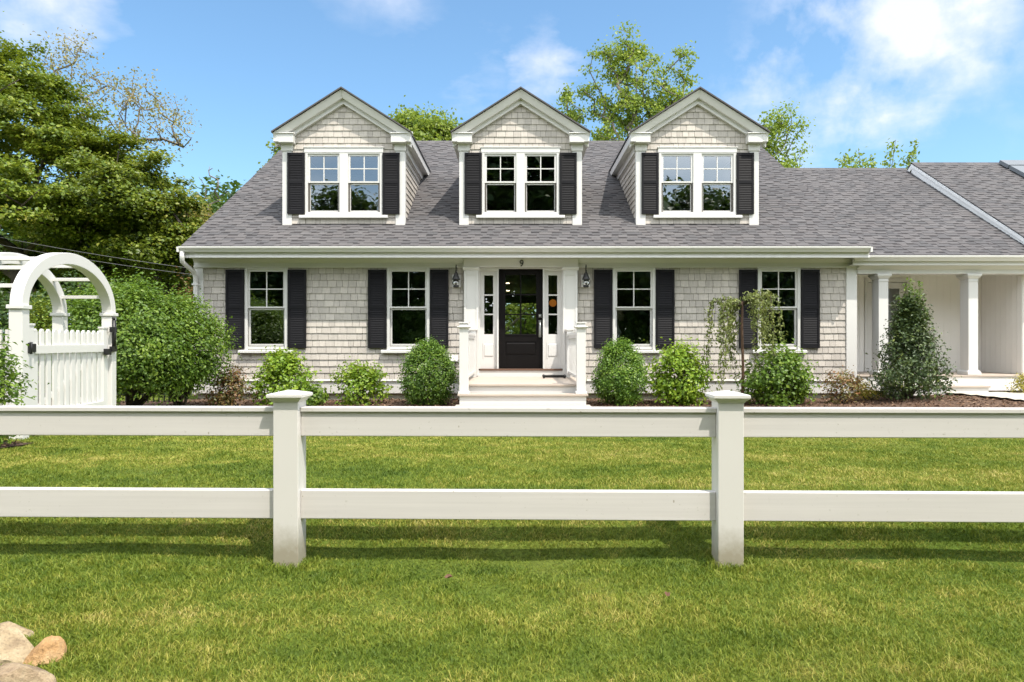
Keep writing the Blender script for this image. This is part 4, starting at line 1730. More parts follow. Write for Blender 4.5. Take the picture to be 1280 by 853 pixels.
# ------------------------------------------------------------------ rail fence at the front of the lawn
def build_fence():
    root = empty('rail_fence', (-1.197, 3.615, 0), -math.atan(0.021))
    tag(root, 'white two-rail vinyl fence with capped square posts across the front lawn', 'fence')
    pitch = 2.302
    proto = None
    for k in (-1, 0, 1, 2):
        x = k * pitch
        w = .0655
        mb = MB()
        mb.box(-w, w, -w, w, -.15, .86)
        if proto is None:
            p = mb.build('fence_post', M['post'], root, bevel=.004)
            cb = MB()
            ring = lambda r, z: [(-r, -r, z), (r, -r, z), (r, r, z), (-r, r, z)]
            rs = [(w + .003, .858), (w + .006, .864), (w + .013, .872), (w + .02, .877), (w + .025, .882), (w + .027, .884), (w + .027, .897), (w + .02, .901), (.012, .917)]
            vs, fs = [], []
            for r, z in rs:
                vs += ring(r, z)
            for i in range(len(rs) - 1):
                for q in range(4):
                    q2 = (q + 1) % 4
                    fs.append((i * 4 + q, i * 4 + q2, i * 4 + 4 + q2, i * 4 + 4 + q))
            fs += [(3, 2, 1, 0), tuple(range(len(rs) * 4 - 4, len(rs) * 4))]
            cb.add(vs, fs)
            cb.build('cap', M['post'], p)
            proto = p
        else:
            p = copy_tree(proto, root)
        p.location = (x, 0, 0)
    for k in (-1, 0, 1):
        x0, x1 = k * pitch + .066, (k + 1) * pitch - .066
        mb = MB()
        mb.box(x0, x1, -.024, .024, .676, .803)
        mb.box(x0, x1, -.036, .036, .8035, .829)
        mb.build('top_rail', M['vinyl'], root, bevel=.004)
        mb = MB()
        mb.box(x0, x1, -.026, .026, .242, .392)
        mb.build('bottom_rail', M['vinyl'], root, bevel=.004)


build_fence()


# ------------------------------------------------------------------ arbor and gate
def build_arbor():
    n0 = Vector((-5.24, 7.2, 0))          # near front post
    n1 = Vector((-5.485, 9.2, 0))         # far front post
    back = Vector((-.64, -.03, 0))
    ax = (n1 - n0)
    span = ax.length
    u = ax.normalized()
    nrm = Vector((u.y, -u.x, 0))          # towards the lawn (+x)
    root = empty('garden_arbor', (n0.x, n0.y, gz(n0.x, n0.y)))
    tag(root, 'white arched garden arbor with a picket gate beside the lawn', 'arbor')
    P = lambda mb, name, mat, **k: _hp(mb, name, mat, root, **k)
    zc = 1.55
    hw = .066

    def obox(mb, p, a0, a1, b0, b1, z0, z1):
        """box in arbor axes: a along the gate line, b towards the lawn"""
        q = lambda a, b, z: (p.x + u.x * a + nrm.x * b, p.y + u.y * a + nrm.y * b, z)
        mb.hexa([q(a0, b0, z0), q(a0, b1, z0), q(a1, b1, z0), q(a1, b0, z0)][::-1], [q(a0, b0, z1), q(a0, b1, z1), q(a1, b1, z1), q(a1, b0, z1)][::-1])

    posts = [n0, n1, n0 + back, n1 + back]
    for p in posts:
        mb = MB()
        obox(mb, p, -hw, hw, -hw, hw, gz(p.x, p.y) - .1, zc - .03)
        obox(mb, p, -hw - .018, hw + .018, -hw - .018, hw + .018, zc - .0295, zc + .012)
        P(mb, 'post', M['arbor'], bevel=.005)
    # arches
    rise, hs = .67, span / 2 + .0
    for b in (Vector((0, 0, 0)), back):
        mb = MB()
        c = (n0 + n1) / 2 + b
        N = 40
        rings = []
        for i in range(N + 1):
            t = math.pi * i / N
            ro, ri = (hs + .062, rise), (hs - .068, rise - .135)
            pt = lambda r, w: Vector((c.x - u.x * r[0] * math.cos(t) + nrm.x * w, c.y - u.y * r[0] * math.cos(t) + nrm.y * w, zc + .012 + r[1] * math.sin(t)))
            rings.append([pt(ro, -.062), pt(ro, .062), pt(ri, .062), pt(ri, -.062)])
        vs = [v for r in rings for v in r]
        fs = []
        for i in range(N):
            for q in range(4):
                q2 = (q + 1) % 4
                fs.append((i * 4 + q, i * 4 + q2, (i + 1) * 4 + q2, (i + 1) * 4 + q))
        fs += [(3, 2, 1, 0), tuple(range(N * 4, N * 4 + 4))]
        mb.add(vs, fs)
        P(mb, 'arch', M['arbor'], bevel=.006)
    # cross slats between the arches
    c = (n0 + n1) / 2
    for th in (20, 44, 67, 90, 113, 136, 160):
        t = R(th)
        r = (hs + .0, rise - .06)
        q = Vector((c.x - u.x * r[0] * math.cos(t), c.y - u.y * r[0] * math.cos(t), zc + .012 + r[1] * math.sin(t)))
        mb = MB()
        a, b = q - nrm * .063, q + back + nrm * .063
        h = .021
        mb.hexa([(a.x, a.y - h, a.z - h), (a.x, a.y + h, a.z - h), (a.x, a.y + h, a.z + h), (a.x, a.y - h, a.z + h)],
                [(b.x, b.y - h, b.z - h), (b.x, b.y + h, b.z - h), (b.x, b.y + h, b.z + h), (b.x, b.y - h, b.z + h)])
        P(mb, 'cross_slat', M['arbor'], bevel=.003)
    # picket side panels between front and back posts
    for p in (n0, n1):
        mb = MB()
        for i in range(5):
            f = .16 + i * .17
            q = p + back * f
            zt = gz(p.x, p.y) + 1.15
            obox(mb, q, -.012, .012, -.032, .032, gz(p.x, p.y) + .06, zt)
            k = lambda a, b_, z: (q.x + u.x * a + nrm.x * b_, q.y + u.y * a + nrm.y * b_, z)
        q = p + back * .5
        for z in (.3, .95):
            obox(mb, q, .0125, .04, -.245, .245, gz(p.x, p.y) + z, gz(p.x, p.y) + z + .07)
        P(mb, 'side_panel', M['arbor'])
    # gate
    zg = gz(n0.x, n0.y) + .03
    mb = MB()
    W0, W1 = .1, span - .1
    for a0, a1 in ((W0, W0 + .12), (W1 - .12, W1)):
        obox(mb, n0, a0, a1, -.03, .03, zg, zg + 1.165)
        obox(mb, n0, a0 - .008, a1 + .008, -.038, .038, zg + 1.1655, zg + 1.19)
    np_ = 12
    gap = (W1 - W0 - .24) / np_
    for i in range(np_):
        a = W0 + .12 + gap * (i + .5)
        w = gap * .3
        z1 = zg + 1.1
        obox(mb, n0, a - w, a + w, -.012, .012, zg + .05, z1)
        q = lambda da, b, z: (n0.x + u.x * (a + da) + nrm.x * b, n0.y + u.y * (a + da) + nrm.y * b, z)
        A = [q(-w, -.012, z1 + .0005), q(w, -.012, z1 + .0005), q(w, .012, z1 + .0005), q(-w, .012, z1 + .0005)]
        B = [q(-w * .3, -.012, z1 + .035), q(w * .3, -.012, z1 + .035), q(w * .3, .012, z1 + .035), q(-w * .3, .012, z1 + .035)]
        mb.hexa(A, B)
    g = P(mb, 'gate', M['arbor'], bevel=.003)
    mb = MB()
    obox(mb, n0, W0 + .121, W1 - .121, .0125, .038, zg + .86, zg + .955)
    obox(mb, n0, W0 + .121, W1 - .121, .0125, .038, zg + .12, zg + .215)
    _hp(mb, 'gate_rail', M['arbor'], g, bevel=.003)
    mb = MB()
    q = lambda a, b, z: (n0.x + u.x * a + nrm.x * b, n0.y + u.y * a + nrm.y * b, z)
    a0, a1, z0, z1 = W0 + .13, W1 - .13, zg + .22, zg + .85
    mb.hexa([q(a0, -.04, z0), q(a0 + .12, -.04, z0), q(a1, -.04, z1), q(a1 - .12, -.04, z1)], [q(a0, -.013, z0), q(a0 + .12, -.013, z0), q(a1, -.013, z1), q(a1 - .12, -.013, z1)])
    _hp(mb, 'brace', M['arbor'], g)
    mb = MB()
    for z in (.87, .16):
        obox(mb, n0, .03, .095, .067, .078, zg + z, zg + z + .11)
        obox(mb, n0, .075, .22, .0385, .05, zg + z + .01, zg + z + .1)
        a = n0 + u * .085 + nrm * .07
        mb.tube([(a.x, a.y, zg + z - .01), (a.x, a.y, zg + z + .12)], .014, 8)
    _hp(mb, 'hinge', M['black'], g)
    mb = MB()
    a = n0 + u * (span - .05) + nrm * .085
    mb.tube([(a.x, a.y, zg + .9), (a.x, a.y, zg + 1.28)], .026, 10)
    mb.tube([(a.x, a.y, zg + 1.281), (a.x, a.y, zg + 1.33)], .017, 10)
    for z in (.86, 1.12):
        obox(mb, n0, span - .14, span + .0, .0665, .105, zg + z, zg + z + .07)
    obox(mb, n0, span - .24, span - .13, .0388, .09, zg + .82, zg + .9)
    _hp(mb, 'latch', M['black'], g)


build_arbor()


# ------------------------------------------------------------------ rocks
def rock(label, px, py, d, sx, sy, sz, mat, seed, rz=0.0, lift=0.0):
    import bmesh
    rnd = random.Random(seed)
    bm = bmesh.new()
    bmesh.ops.create_icosphere(bm, subdivisions=4, radius=1)
    planes = []
    for k in range(16):
        n = Vector((rnd.uniform(-1, 1), rnd.uniform(-1, 1), rnd.uniform(-.5, 1))).normalized()
        planes.append((n, rnd.uniform(.55, .85)))
    from mathutils import noise
    for v in bm.verts:
        p = v.co.copy()
        for n, h in planes:
            dd = p.dot(n) - h
            if dd > 0:
                p -= n * dd * .97
        p *= 1 + .07 * noise.noise(p * 2.3 + Vector((seed, 0, 0))) + .03 * noise.noise(p * 7 + Vector((0, seed, 0)))
        v.co = Vector((p.x * sx, p.y * sy, p.z * sz))
    for f in bm.faces:
        f.smooth = False
    me = bpy.data.meshes.new('rock')
    bm.to_mesh(me)
    bm.free()
    o = link('rock', me, mat)
    x = WX(px, d)
    o.location = (x, d, gz(x, d) + sz * .3 + lift)
    o.rotation_euler = (0.05, 0.08, rz)
    tag(o, label, 'rock', 'sandstone rocks at the lawn edge')


rock('pale cream rock behind the largest one, at the left picture edge', 10, 796, 2.74, .12, .08, .06, M['stone'], 4, .2, lift=-.012)
rock('largest cream rock, left of the orange rock', -6, 818, 2.57, .155, .11, .095, M['stone'], 9, -.3, lift=-.012)
rock('small orange rock tilted against the cream rocks', 57, 815, 2.56, .072, .062, .085, M['stone_orange'], 21, .5, lift=-.014)
rock('greyish speckled rock in front of the others in the bottom corner', 16, 850, 2.36, .15, .09, .075, M['stone_grey'], 13, .1)

# fallen leaves
for i, (px, py, lab) in enumerate(((560, 722, 'dark curled dry leaf on the grass left of the fence middle'), (833, 745, 'dark curled dry leaf on the grass towards the right post'))):
    d = CZ * 853 / (py - 428) * .97
    mb = MB()
    vs = []
    for k, (a, b, c) in enumerate(((-.02, 0, .012), (-.008, .013, .02), (.008, .011, .024), (.022, 0, .018), (.008, -.012, .026), (-.008, -.012, .014), (0, 0, .008))):
        vs.append((a, b, c))
    mb.add(vs, [(0, 6, 1), (1, 6, 2), (2, 6, 3), (3, 6, 4), (4, 6, 5), (5, 6, 0)])
    o = mb.build('fallen_leaf', M['deadleaf'])
    x = WX(px, d)
    o.location = (x, d, gz(x, d) + .04)
    o.rotation_euler = (.2, .1, i * 1.3)
    tag(o, lab, 'leaf', 'fallen leaves on the lawn')


# ------------------------------------------------------------------ grass
def build_grass():
    rng = np.random.default_rng(5)
    pts = []
    for y0, y1, dens in ((1.7, 3.0, 24000), (3.0, 4.6, 18000), (4.6, 6.5, 9500), (6.5, 8.8, 5000), (8.8, 11.75, 1000)):
        hw = lambda y: 0.78 * y + 2.6
        H = hw(y1)
        n = int(dens * (y1 - y0) * 2 * H)
        x = rng.uniform(-H, H, n)
        y = rng.uniform(y0, y1, n)
        k = np.abs(x) < hw(y)
        k &= (np.abs(x) < 0.78 * y + .7) | (rng.random(n) < .45)
        pts.append(np.stack([x[k], y[k]], 1))
    P = np.concatenate(pts)
    x, y = P[:, 0], P[:, 1]
    bad = (np.abs(x - .1) < .85) & (y > 8.6)
    bad |= ((x + 6.4) / 1.7) ** 2 + ((y - 6.5) / .5) ** 2 < 1
    bad |= (x < -5.3) & (y > 10.4)
    bad |= (x > 6) & (y > 10.7)
    # thin patches
    clump = np.sin(x * 5.1 + np.sin(y * 3.7) * 1.4) * np.sin(y * 6.3 + np.sin(x * 2.9) * 1.7)
    bad |= rng.random(len(x)) < np.clip(-.25 - clump * .35, 0, .35)
    x, y, clump = x[~bad], y[~bad], clump[~bad]
    n = len(x)
    far = np.clip((y - 2) / 7, 0, 1)
    h = (0.011 + 0.019 * rng.random(n) ** 1.3) * (1 + .2 * clump)
    # taller tufts the mower misses against the posts
    for k in (-1, 0, 1, 2):
        fx, fy = -1.197 + k * 2.302, 3.615 - .021 * k * 2.302
        dd = np.hypot(x - fx, y - fy)
        h = np.where(dd < .16, h * (1.5 + .5 * rng.random(n)), h)
    w = (0.0021 + 0.0017 * rng.random(n)) * (1 + 1.7 * far)
    a = rng.random(n) * 2 * np.pi
    s = np.stack([np.cos(a), np.sin(a), np.zeros(n)], 1)
    # the nap of the lawn follows slow swirls
    la = 2.2 * np.sin(x * .9 + y * .5) + 1.8 * np.sin(y * 1.1 - x * .4) + rng.normal(size=n) * 2.2
    lean = np.stack([np.cos(la), np.sin(la), np.zeros(n)], 1) * (h * (.2 + 1.1 * rng.random(n)))[:, None]
    base = np.stack([x, y, ground_z(x, y) - .004], 1)
    up = np.zeros((n, 3))
    up[:, 2] = h
    b0, b1 = base - s * w[:, None] * .5, base + s * w[:, None] * .5
    mid = base + up * .62 + lean * .3
    m0, m1 = mid - s * w[:, None] * .42, mid + s * w[:, None] * .42
    tip = base + up * .95 + lean
    co = np.stack([b0, b1, m1, m0, tip], 1).reshape(-1, 3)
    i = np.arange(n)[:, None] * 5
    f = np.concatenate([i + [0, 1, 2], i + [0, 2, 3], i + [3, 2, 4]], 1).ravel()
    o = quick_mesh('grass', co, f, 3, M['grass'])
    tag(o, 'short mown lawn grass, green mixed with straw', 'grass', kind='stuff')


build_grass()


def build_chips():
    rng = np.random.default_rng(6)
    n = 9000
    x = np.concatenate([rng.uniform(-6.3, 10.2, n), rng.uniform(-8.0, -4.8, 1500)])
    y = np.concatenate([rng.uniform(10.8, 13.6, n), rng.uniform(6.1, 6.95, 1500)])
    k = ~((np.abs(x - .1) < 1.1) & (y < 13.6) & (y > 10)) & ~((x > 8.3 + .3 * np.abs(13.2 - y) ** 1.5) & (y < 13.3) & (y > 11))
    k &= (y < 9) | (y > 11.75 - .75 * sstep(4.5, 6.5, x) + .22 * np.sin(x * .9) + .1 * np.sin(x * 2.3))
    k &= (y > 9) | (((x + 6.4) / 1.7) ** 2 + ((y - 6.5) / .5) ** 2 < 1)
    x, y = x[k], y[k]
    c = np.stack([x, y, ground_z(x, y) + .03 + .012 * rng.random(len(x))], 1)
    nr = np.array([0, 0, 1.0]) + rng.normal(size=c.shape) * .45
    o = leaves('mulch_chips', c, nr, .03 + .05 * rng.random(len(x)), .4, M['chip'], rng=rng, fold=.1, droop=0)
    tag(o, 'brown bark chips covering the planting beds', 'mulch', kind='stuff')


build_chips()


# ------------------------------------------------------------------ shrubs in the beds
def at(px, d):
    return (WX(px, d), d)


G1 = 'shrubs planted along the house front'
bush('spirea_shrub', 'reddish brown leafy shrub beside the house corner', 'shrub', at(289, 12.1), .66, .55, .6, 2200, .05, M['red'], 'dome', G1, 31, nclump=50, lump=.2)
bush('hydrangea', 'large chartreuse shrub below the leftmost ground floor window', 'shrub', at(356, 12.5), 1.08, .9, .86, 4600, .062, M['lime'], 'dome', G1, 32, shoots=16, wr=.75, nclump=75, lump=.2)
bush('hydrangea', 'very low green shrub just behind the left fence post', 'shrub', at(394, 12.3), .38, .36, .34, 600, .07, M['shrub'], 'dome', G1, 33, wr=.7, nclump=30)
bush('hydrangea', 'loose lime green shrub between two shuttered windows left of the steps', 'shrub', at(452, 12.6), .8, .7, .66, 2600, .06, M['lime'], 'vase', G1, 34, shoots=16, wr=.75, nclump=45, lump=.22)
bush('boxwood', 'egg-shaped clipped boxwood left of the entry steps', 'shrub', at(535, 12.4), 0.87, .86, 1.09, 20000, .036, M['box'], 'egg', G1, 35, nclump=330, tight=.84, lump=.075, wr=.7)
bush('boxwood', 'egg-shaped clipped boxwood right of the entry steps', 'shrub', at(775, 12.4), .81, .8, 1.12, 20000, .036, M['box'], 'egg', G1, 36, nclump=330, tight=.84, lump=.075, wr=.7)
bush('hydrangea', 'yellow green leafy shrub between boxwood and weeping tree', 'shrub', at(848, 12.5), .96, .85, 1.06, 5600, .06, M['lime'], 'egg', G1, 37, shoots=16, wr=.75, nclump=85, lump=.17)
bush('hydrangea', 'bright green leafy shrub under the rightmost window, behind the fence post', 'shrub', at(970, 12.5), 1.04, .9, 1.0, 5200, .064, M['shrub'], 'egg', G1, 38, shoots=16, wr=.75, nclump=85, lump=.2)
bush('spirea_shrub', 'small dark red shrub in front of the white corner board', 'shrub', at(1053, 12.6), .6, .55, .56, 1300, .048, M['red'], 'vase', G1, 39, shoots=16, nclump=45, lump=.22)
bush('spirea_shrub', 'little golden shrub between the red shrub and the holly', 'shrub', at(1083, 12.9), .42, .4, .36, 1100, .034, M['gold'], 'dome', G1, 40, nclump=40)
bush('spirea_shrub', 'small golden green shrub at the right picture edge below the porch', 'shrub', at(1280, 13.1), .46, .42, .34, 1200, .036, M['gold'], 'dome', G1, 41, nclump=40)
bush('holly_shrub', 'tall conical dark glossy holly in front of the porch', 'shrub', at(1137, 12.5), 1.3, 1.15, 1.78, 13000, .058, M['holly'], 'cone', G1, 42, nclump=260, lump=.12, tight=.55, wr=.55, stems=9)
# leggy top shoots of the holly
sh = [o for o in COL.objects if o.name.startswith('holly_shrub')][0]
rg = np.random.default_rng(77)
for (px, top) in ((1137, 348), (1150, 352), (1128, 372), (1143, 362), (1156, 385)):
    x0 = WX(px, 12.5) - sh.location.x
    z1 = WZ(top, 12.5) - sh.location.z
    tp = MB()
    tp.tube([(x0 * .4, 0, .9), (x0 * .85, .02, 1.5), (x0, .0, z1)], [.012, .008, .003], 5)
    f = rg.random(110)
    cs = np.stack([x0 * (.85 + .15 * f) + rg.normal(size=110) * .045, rg.normal(size=110) * .045, 1.35 + (z1 - 1.35) * f], 1)
    st = tp.build('top_shoot', M['bark'], sh)
    leaves('shoot_leaves', cs, np.array([0, -.3, .6]) + rg.normal(size=cs.shape) * .5, .06, .5, M['shrub'], st, rng=rg)

# left shrubs
G2 = 'shrubs at the left of the house'
bush('viburnum_shrub', 'big rounded green shrub right of the arbor gate', 'shrub', at(158, 11.2), 2.2, 1.9, 1.95, 30000, .056, M['shrub'], 'egg', G2, 51, shoots=40, nclump=240, tight=.6, lump=.1, z0=.3, stems=12)
bush('viburnum_shrub', 'darker green shrub touching the left house corner', 'shrub', at(226, 11.7), 1.35, 1.4, 1.78, 18000, .054, M['shrub'], 'egg', G2, 52, shoots=26, nclump=170, tight=.6, lump=.14, z0=.45, stems=10)
bush('viburnum_shrub', 'young green shrub in front of the arbor at the left picture edge', 'shrub', (-5.02, 6.35), .6, .56, .98, 4200, .05, M['shrub'], 'egg', G2, 53, nclump=60, lump=.2, wr=.5)
bush('barberry_shrub', 'golden olive shrub seen through the arbor arch', 'shrub', at(50, 13.4), 1.0, 1.0, 1.85, 5200, .05, M['maple'], 'cone', G2, 54, nclump=90, lump=.2, z0=.2)
bush('laurel_shrub', 'dark evergreen shrub at the left edge behind the arbor', 'shrub', at(-30, 14.5), 2.6, 2.0, 2.2, 9000, .09, M['dark_leaf'], 'egg', G2, 55, nclump=150, lump=.15)
bush('laurel_shrub', 'dark green shrub behind the arbor far post', 'shrub', at(105, 15.5), 2.4, 2.0, 2.3, 9000, .09, M['dark_leaf'], 'egg', G2, 56, nclump=150, lump=.15)
bush('purple_shrub', 'dull red leaved shrub behind the house corner', 'shrub', at(234, 17), .8, .8, 2.5, 2600, .07, M['red'], 'egg', G2, 57, nclump=90, lump=.2)


# low iron fence behind them
def iron_fence():
    root = empty('iron_fence', (-8.2, 13.0, 0))
    tag(root, 'low black iron picket fence glimpsed under the left shrubs', 'fence')
    z = gz(-8, 13)
    mb = MB()
    for zz in (.16, .85):
        mb.box(-1.8, 1.6, -.012, .012, z + zz, z + zz + .03)
    mb.build('rail', M['black'], root)
    mb = MB()
    x = -1.75
    while x < 1.6:
        mb.box(x - .009, x + .009, -.009, .009, z + .02, z + 1.0)
        x += .105
    mb.build('pickets', M['black'], root)
    for x in (-1.8, -.1, 1.62):
        mb = MB()
        mb.box(x - .03, x + .03, -.03, .03, z - .1, z + 1.06)
        mb.build('post', M['black'], root, bevel=.003)


iron_fence()


# weeping cherry
def weeping():
    rnd = random.Random(23)
    rg = np.random.default_rng(23)
    bx, by = at(928, 12.35)
    root = empty('weeping_tree', (bx, by, gz(bx, by)))
    tag(root, 'slender young weeping tree with hanging branches before the rightmost window', 'tree')
    H = WZ(377, 12.35) - gz(bx, by)
    mb = MB()
    mb.tube([(0, 0, -.05), (.01, 0, H * .4), (-.01, .01, H * .75), (.0, 0, H)], [.03, .026, .024, .02], 8)
    mb.build('trunk', M['tape'], root)
    br = MB()
    cs = []
    spec = [(-.5, 1.15), (-.44, 1.2), (-.36, .95), (-.25, .5), (.1, .4), (.22, .75), (.3, .5), (.42, .75), (.5, .62), (.54, .8), (-.4, .6), (-.2, .85), (.36, .9), (-.52, .85), (-.3, 1.1), (-.15, .7), (.15, .6), (-.46, .5), (-.1, .95), (.28, 1.0)]
    for (dx, drop) in spec:
        dy = rnd.uniform(-.4, .25)
        peak = H + rnd.uniform(-.06, .1) + (.12 if dx > 0 else 0)
        pts = [Vector((0, 0, H - .08))]
        for f in (.3, .6, .85, 1.0):
            pts.append(Vector((dx * f, dy * f, H - .08 + (peak - H + .08) * math.sin(min(1, f * 1.5) * 1.57) - .1 * f ** 2)))
        n = 8
        end = pts[-1].copy()
        for k in range(1, n + 1):
            g = k / n
            pts.append(end + Vector((dx * .14 * g + rnd.uniform(-.03, .03), dy * .1 * g + rnd.uniform(-.03, .03), -drop * 1.22 * g)))
        br.tube(pts, [.0075 - .005 * i / len(pts) for i in range(len(pts))], 5)
        for i in range(1, len(pts) - 1):
            m = 13 if i > 3 else 12
            for k in range(m):
                p = pts[i].lerp(pts[i + 1], rnd.random())
                cs.append((p.x + rnd.gauss(0, .035), p.y + rnd.gauss(0, .035), p.z + rnd.gauss(0, .03)))
    for k in range(3):
        e = Vector((.12 + .1 * k, -.05 * k, H + .16 - .05 * k))
        br.tube([(0, 0, H - .05), e * .5 + Vector((0, 0, H * .5)), e], [.012, .009, .004], 5)
        for q in range(16):
            f = rnd.random()
            p = Vector((0, 0, H)).lerp(e, f)
            cs.append((p.x + rnd.gauss(0, .05), p.y + rnd.gauss(0, .04), p.z + rnd.gauss(0, .04)))
    br.build('branches', M['bark'], root)
    cs = np.array(cs)
    nr = rg.normal(size=cs.shape) * .6 + np.array([0, -.6, .3])
    leaves('foliage', cs, nr, .052 + .028 * rg.random(len(cs)), .42, M['weep'], root, droop=.7, rng=rg)


weeping()


# ------------------------------------------------------------------ trees
def lobe(px, py, d, rx, rz, ry=None):
    """crown lobe given where it shows, with sizes in metres"""
    return (WX(px, d), d, WZ(py, d), rx, ry or rx, rz)


tree('maple_tree', 'largest broad dense maple rising at the left picture edge', 'tree', (-16.2, 22.0),
     [lobe(-90, 120, 22, 4.2, 2.6), lobe(-5, 165, 21, 2.9, 2.2), lobe(75, 230, 20.5, 2.6, 1.9), lobe(-30, 240, 20.5, 3.2, 1.4), lobe(105, 270, 19.8, 2.3, .8), lobe(30, 330, 24, 3.0, 1.0), lobe(-130, 230, 21, 4, 2.4),
      lobe(-35, 95, 22, 2.2, 1.3), lobe(-12, 80, 22.5, 1.3, 1.1)],
     170, 105, .115, M['maple'], M['bark'], 4.6, rtip=.022, clump=(.36, .36, .15), seed=61, lean=(.5, -.3), trunk_r=.34, shell=.5, up=1.0, spray=10)
tree('maple_tree', 'lower spreading maple between the big one and the house roof', 'tree', (-11.2, 21.2),
     [lobe(135, 200, 21.5, 1.7, 1.3), lobe(160, 250, 20.5, 2.0, 1.4), lobe(195, 285, 20, 1.2, 1.1), lobe(140, 325, 23, 2.4, .8), lobe(212, 325, 20.5, .8, .9), lobe(95, 300, 21.5, 1.2, .4)],
     85, 105, .11, M['maple'], M['bark'], 3.0, rtip=.02, clump=(.33, .33, .14), seed=62, lean=(.4, -.2), trunk_r=.24, shell=.5, up=1.0, spray=10)
tree('ash_tree', 'tall thin tree with sparse yellowing leaves above the big maple', 'tree', (-16.9, 26.5),
     [lobe(92, 95, 26, 1.25, 1.3), lobe(85, 62, 26, 1.0, .7), lobe(60, 95, 26, .8, .8), lobe(118, 100, 26, .8, .9), lobe(100, 140, 26, 1.2, .7)],
     105, 15, .115, M['thin'], M['barkpale'], 9.9, rtip=.0085, clump=(.34, .34, .24), seed=63, lean=(.1, 0), shell=.25, up=.4, trunk_r=.1, wr=.55)
tree('ash_tree', 'spreading thin tree with sparse leaves, second and nearer the house', 'tree', (-15.6, 26.2),
     [lobe(180, 115, 26, 1.5, .95), lobe(215, 150, 26, .95, .95), lobe(150, 120, 26, .9, .9), lobe(225, 175, 26, .5, .5), lobe(165, 170, 26, 1.4, .7)],
     120, 15, .115, M['thin'], M['barkpale'], 7.6, rtip=.0085, clump=(.34, .34, .24), seed=163, lean=(.5, 0), shell=.25, up=.4, trunk_r=.11, wr=.55)
tree('oak_tree', 'tall airy oak behind the roof between middle and right dormers', 'tree', (5.2, 30.0),
     [lobe(775, 85, 30, 1.9, 1.6), lobe(845, 90, 30, 1.1, 1.0), lobe(730, 130, 30, 1.4, 1.0), lobe(800, 140, 30, 2.3, 1.2), lobe(780, 66, 30, 1.3, .7), lobe(705, 155, 30, .7, .6), lobe(830, 125, 30, 1.3, 1.0), lobe(755, 175, 30, 2.0, .8)],
     230, 62, .13, M['oak'], M['barkpale'], 9.5, rtip=.016, clump=(.3, .3, .22), seed=64, shell=.3, up=.45, trunk_r=.22)
tree('oak_tree', 'round-topped green tree behind the roof right of the left dormer', 'tree', (-3.6, 29.5),
     [lobe(530, 165, 29, 1.5, 1.0), lobe(505, 165, 29, .9, .8), lobe(560, 170, 29, .9, .6), lobe(525, 195, 29, 2.0, 1.0)],
     120, 110, .15, M['oak'], M['bark'], 6.5, rtip=.016, clump=(.45, .45, .3), seed=65, shell=.3, up=.5)
tree('birch_tree', 'light open tree behind the roof just right of the right dormer', 'tree', (11.0, 29.0),
     [lobe(970, 165, 29, 1.15, .95), lobe(985, 195, 29, .9, .8), lobe(950, 190, 29, .8, 1.0), lobe(968, 230, 29, 1.4, .9)],
     100, 50, .13, M['oak'], M['barkpale'], 7.2, rtip=.011, clump=(.36, .36, .28), seed=66, shell=.3, up=.4, trunk_r=.1)


def spiky_tree():
    """upright leafy shoots showing above the wing roof"""
    rnd = random.Random(67)
    rg = np.random.default_rng(67)
    d = 25.0
    bx, by = at(1085, d)
    root = empty('young_maple', (bx, by, gz(bx, by)))
    tag(root, 'treetop of upright leafy shoots above the low wing roof', 'tree')
    mb = MB()
    mb.tube([(0, 0, -.1), (.03, 0, 2), (-.02, .05, 4)], [.12, .1, .07], 8)
    cs = []
    for (px, py) in ((1042, 200), (1060, 198), (1070, 192), (1088, 180), (1100, 188), (1110, 180), (1122, 178), (1138, 181), (1080, 196), (1130, 195), (1095, 200), (1055, 205)):
        x, z = WX(px, d) - bx, WZ(py, d) - root.location.z
        y = rnd.uniform(-.9, .9)
        p0 = Vector((rnd.uniform(-.05, .05), 0, 3.4 + rnd.random() * .6))
        e = Vector((x, y, z))
        mid = p0.lerp(e, .5) + Vector((x * .2, 0, 0))
        mb.tube([p0, mid, e], [.03, .02, .006], 5)
        for k_ in range(95):
            f = rnd.random() ** .7
            p = mid.lerp(e, f)
            cs.append((p.x + rnd.gauss(0, .12), p.y + rnd.gauss(0, .12), p.z + rnd.gauss(0, .08)))
    mb.build('trunk', M['bark'], root)
    cs = np.array(cs)
    leaves('crown', cs, rg.normal(size=cs.shape) * .6 + np.array([0, 0, .6]), .15, .6, M['oak'], root, rng=rg)


spiky_tree()


def dead_tree():
    rnd = random.Random(70)
    d = 27.0
    bx, by = at(262, d)
    root = empty('dead_tree', (bx, by, gz(bx, by)))
    tag(root, 'bare dead tree with leafless branches left of the roof', 'tree')
    tips = []
    for (px, py) in ((258, 205), (268, 212), (273, 225), (277, 235), (252, 232), (266, 222), (255, 245), (274, 250), (248, 255), (262, 214), (270, 240), (250, 222)):
        tips.append((WX(px, d) - bx, rnd.uniform(-.4, .4), WZ(py, d) - root.location.z))
    tr = [(0, 0, -.1), (.02, 0, 2), (-.03, 0, 4), (.02, 0, 5.6), (-.05, 0, 6.6)]
    skeleton(tr, tips, rtip=.013, rng=rnd, sides=6, maxr=.11, wob=.07).build('trunk', M['barkpale'], root)


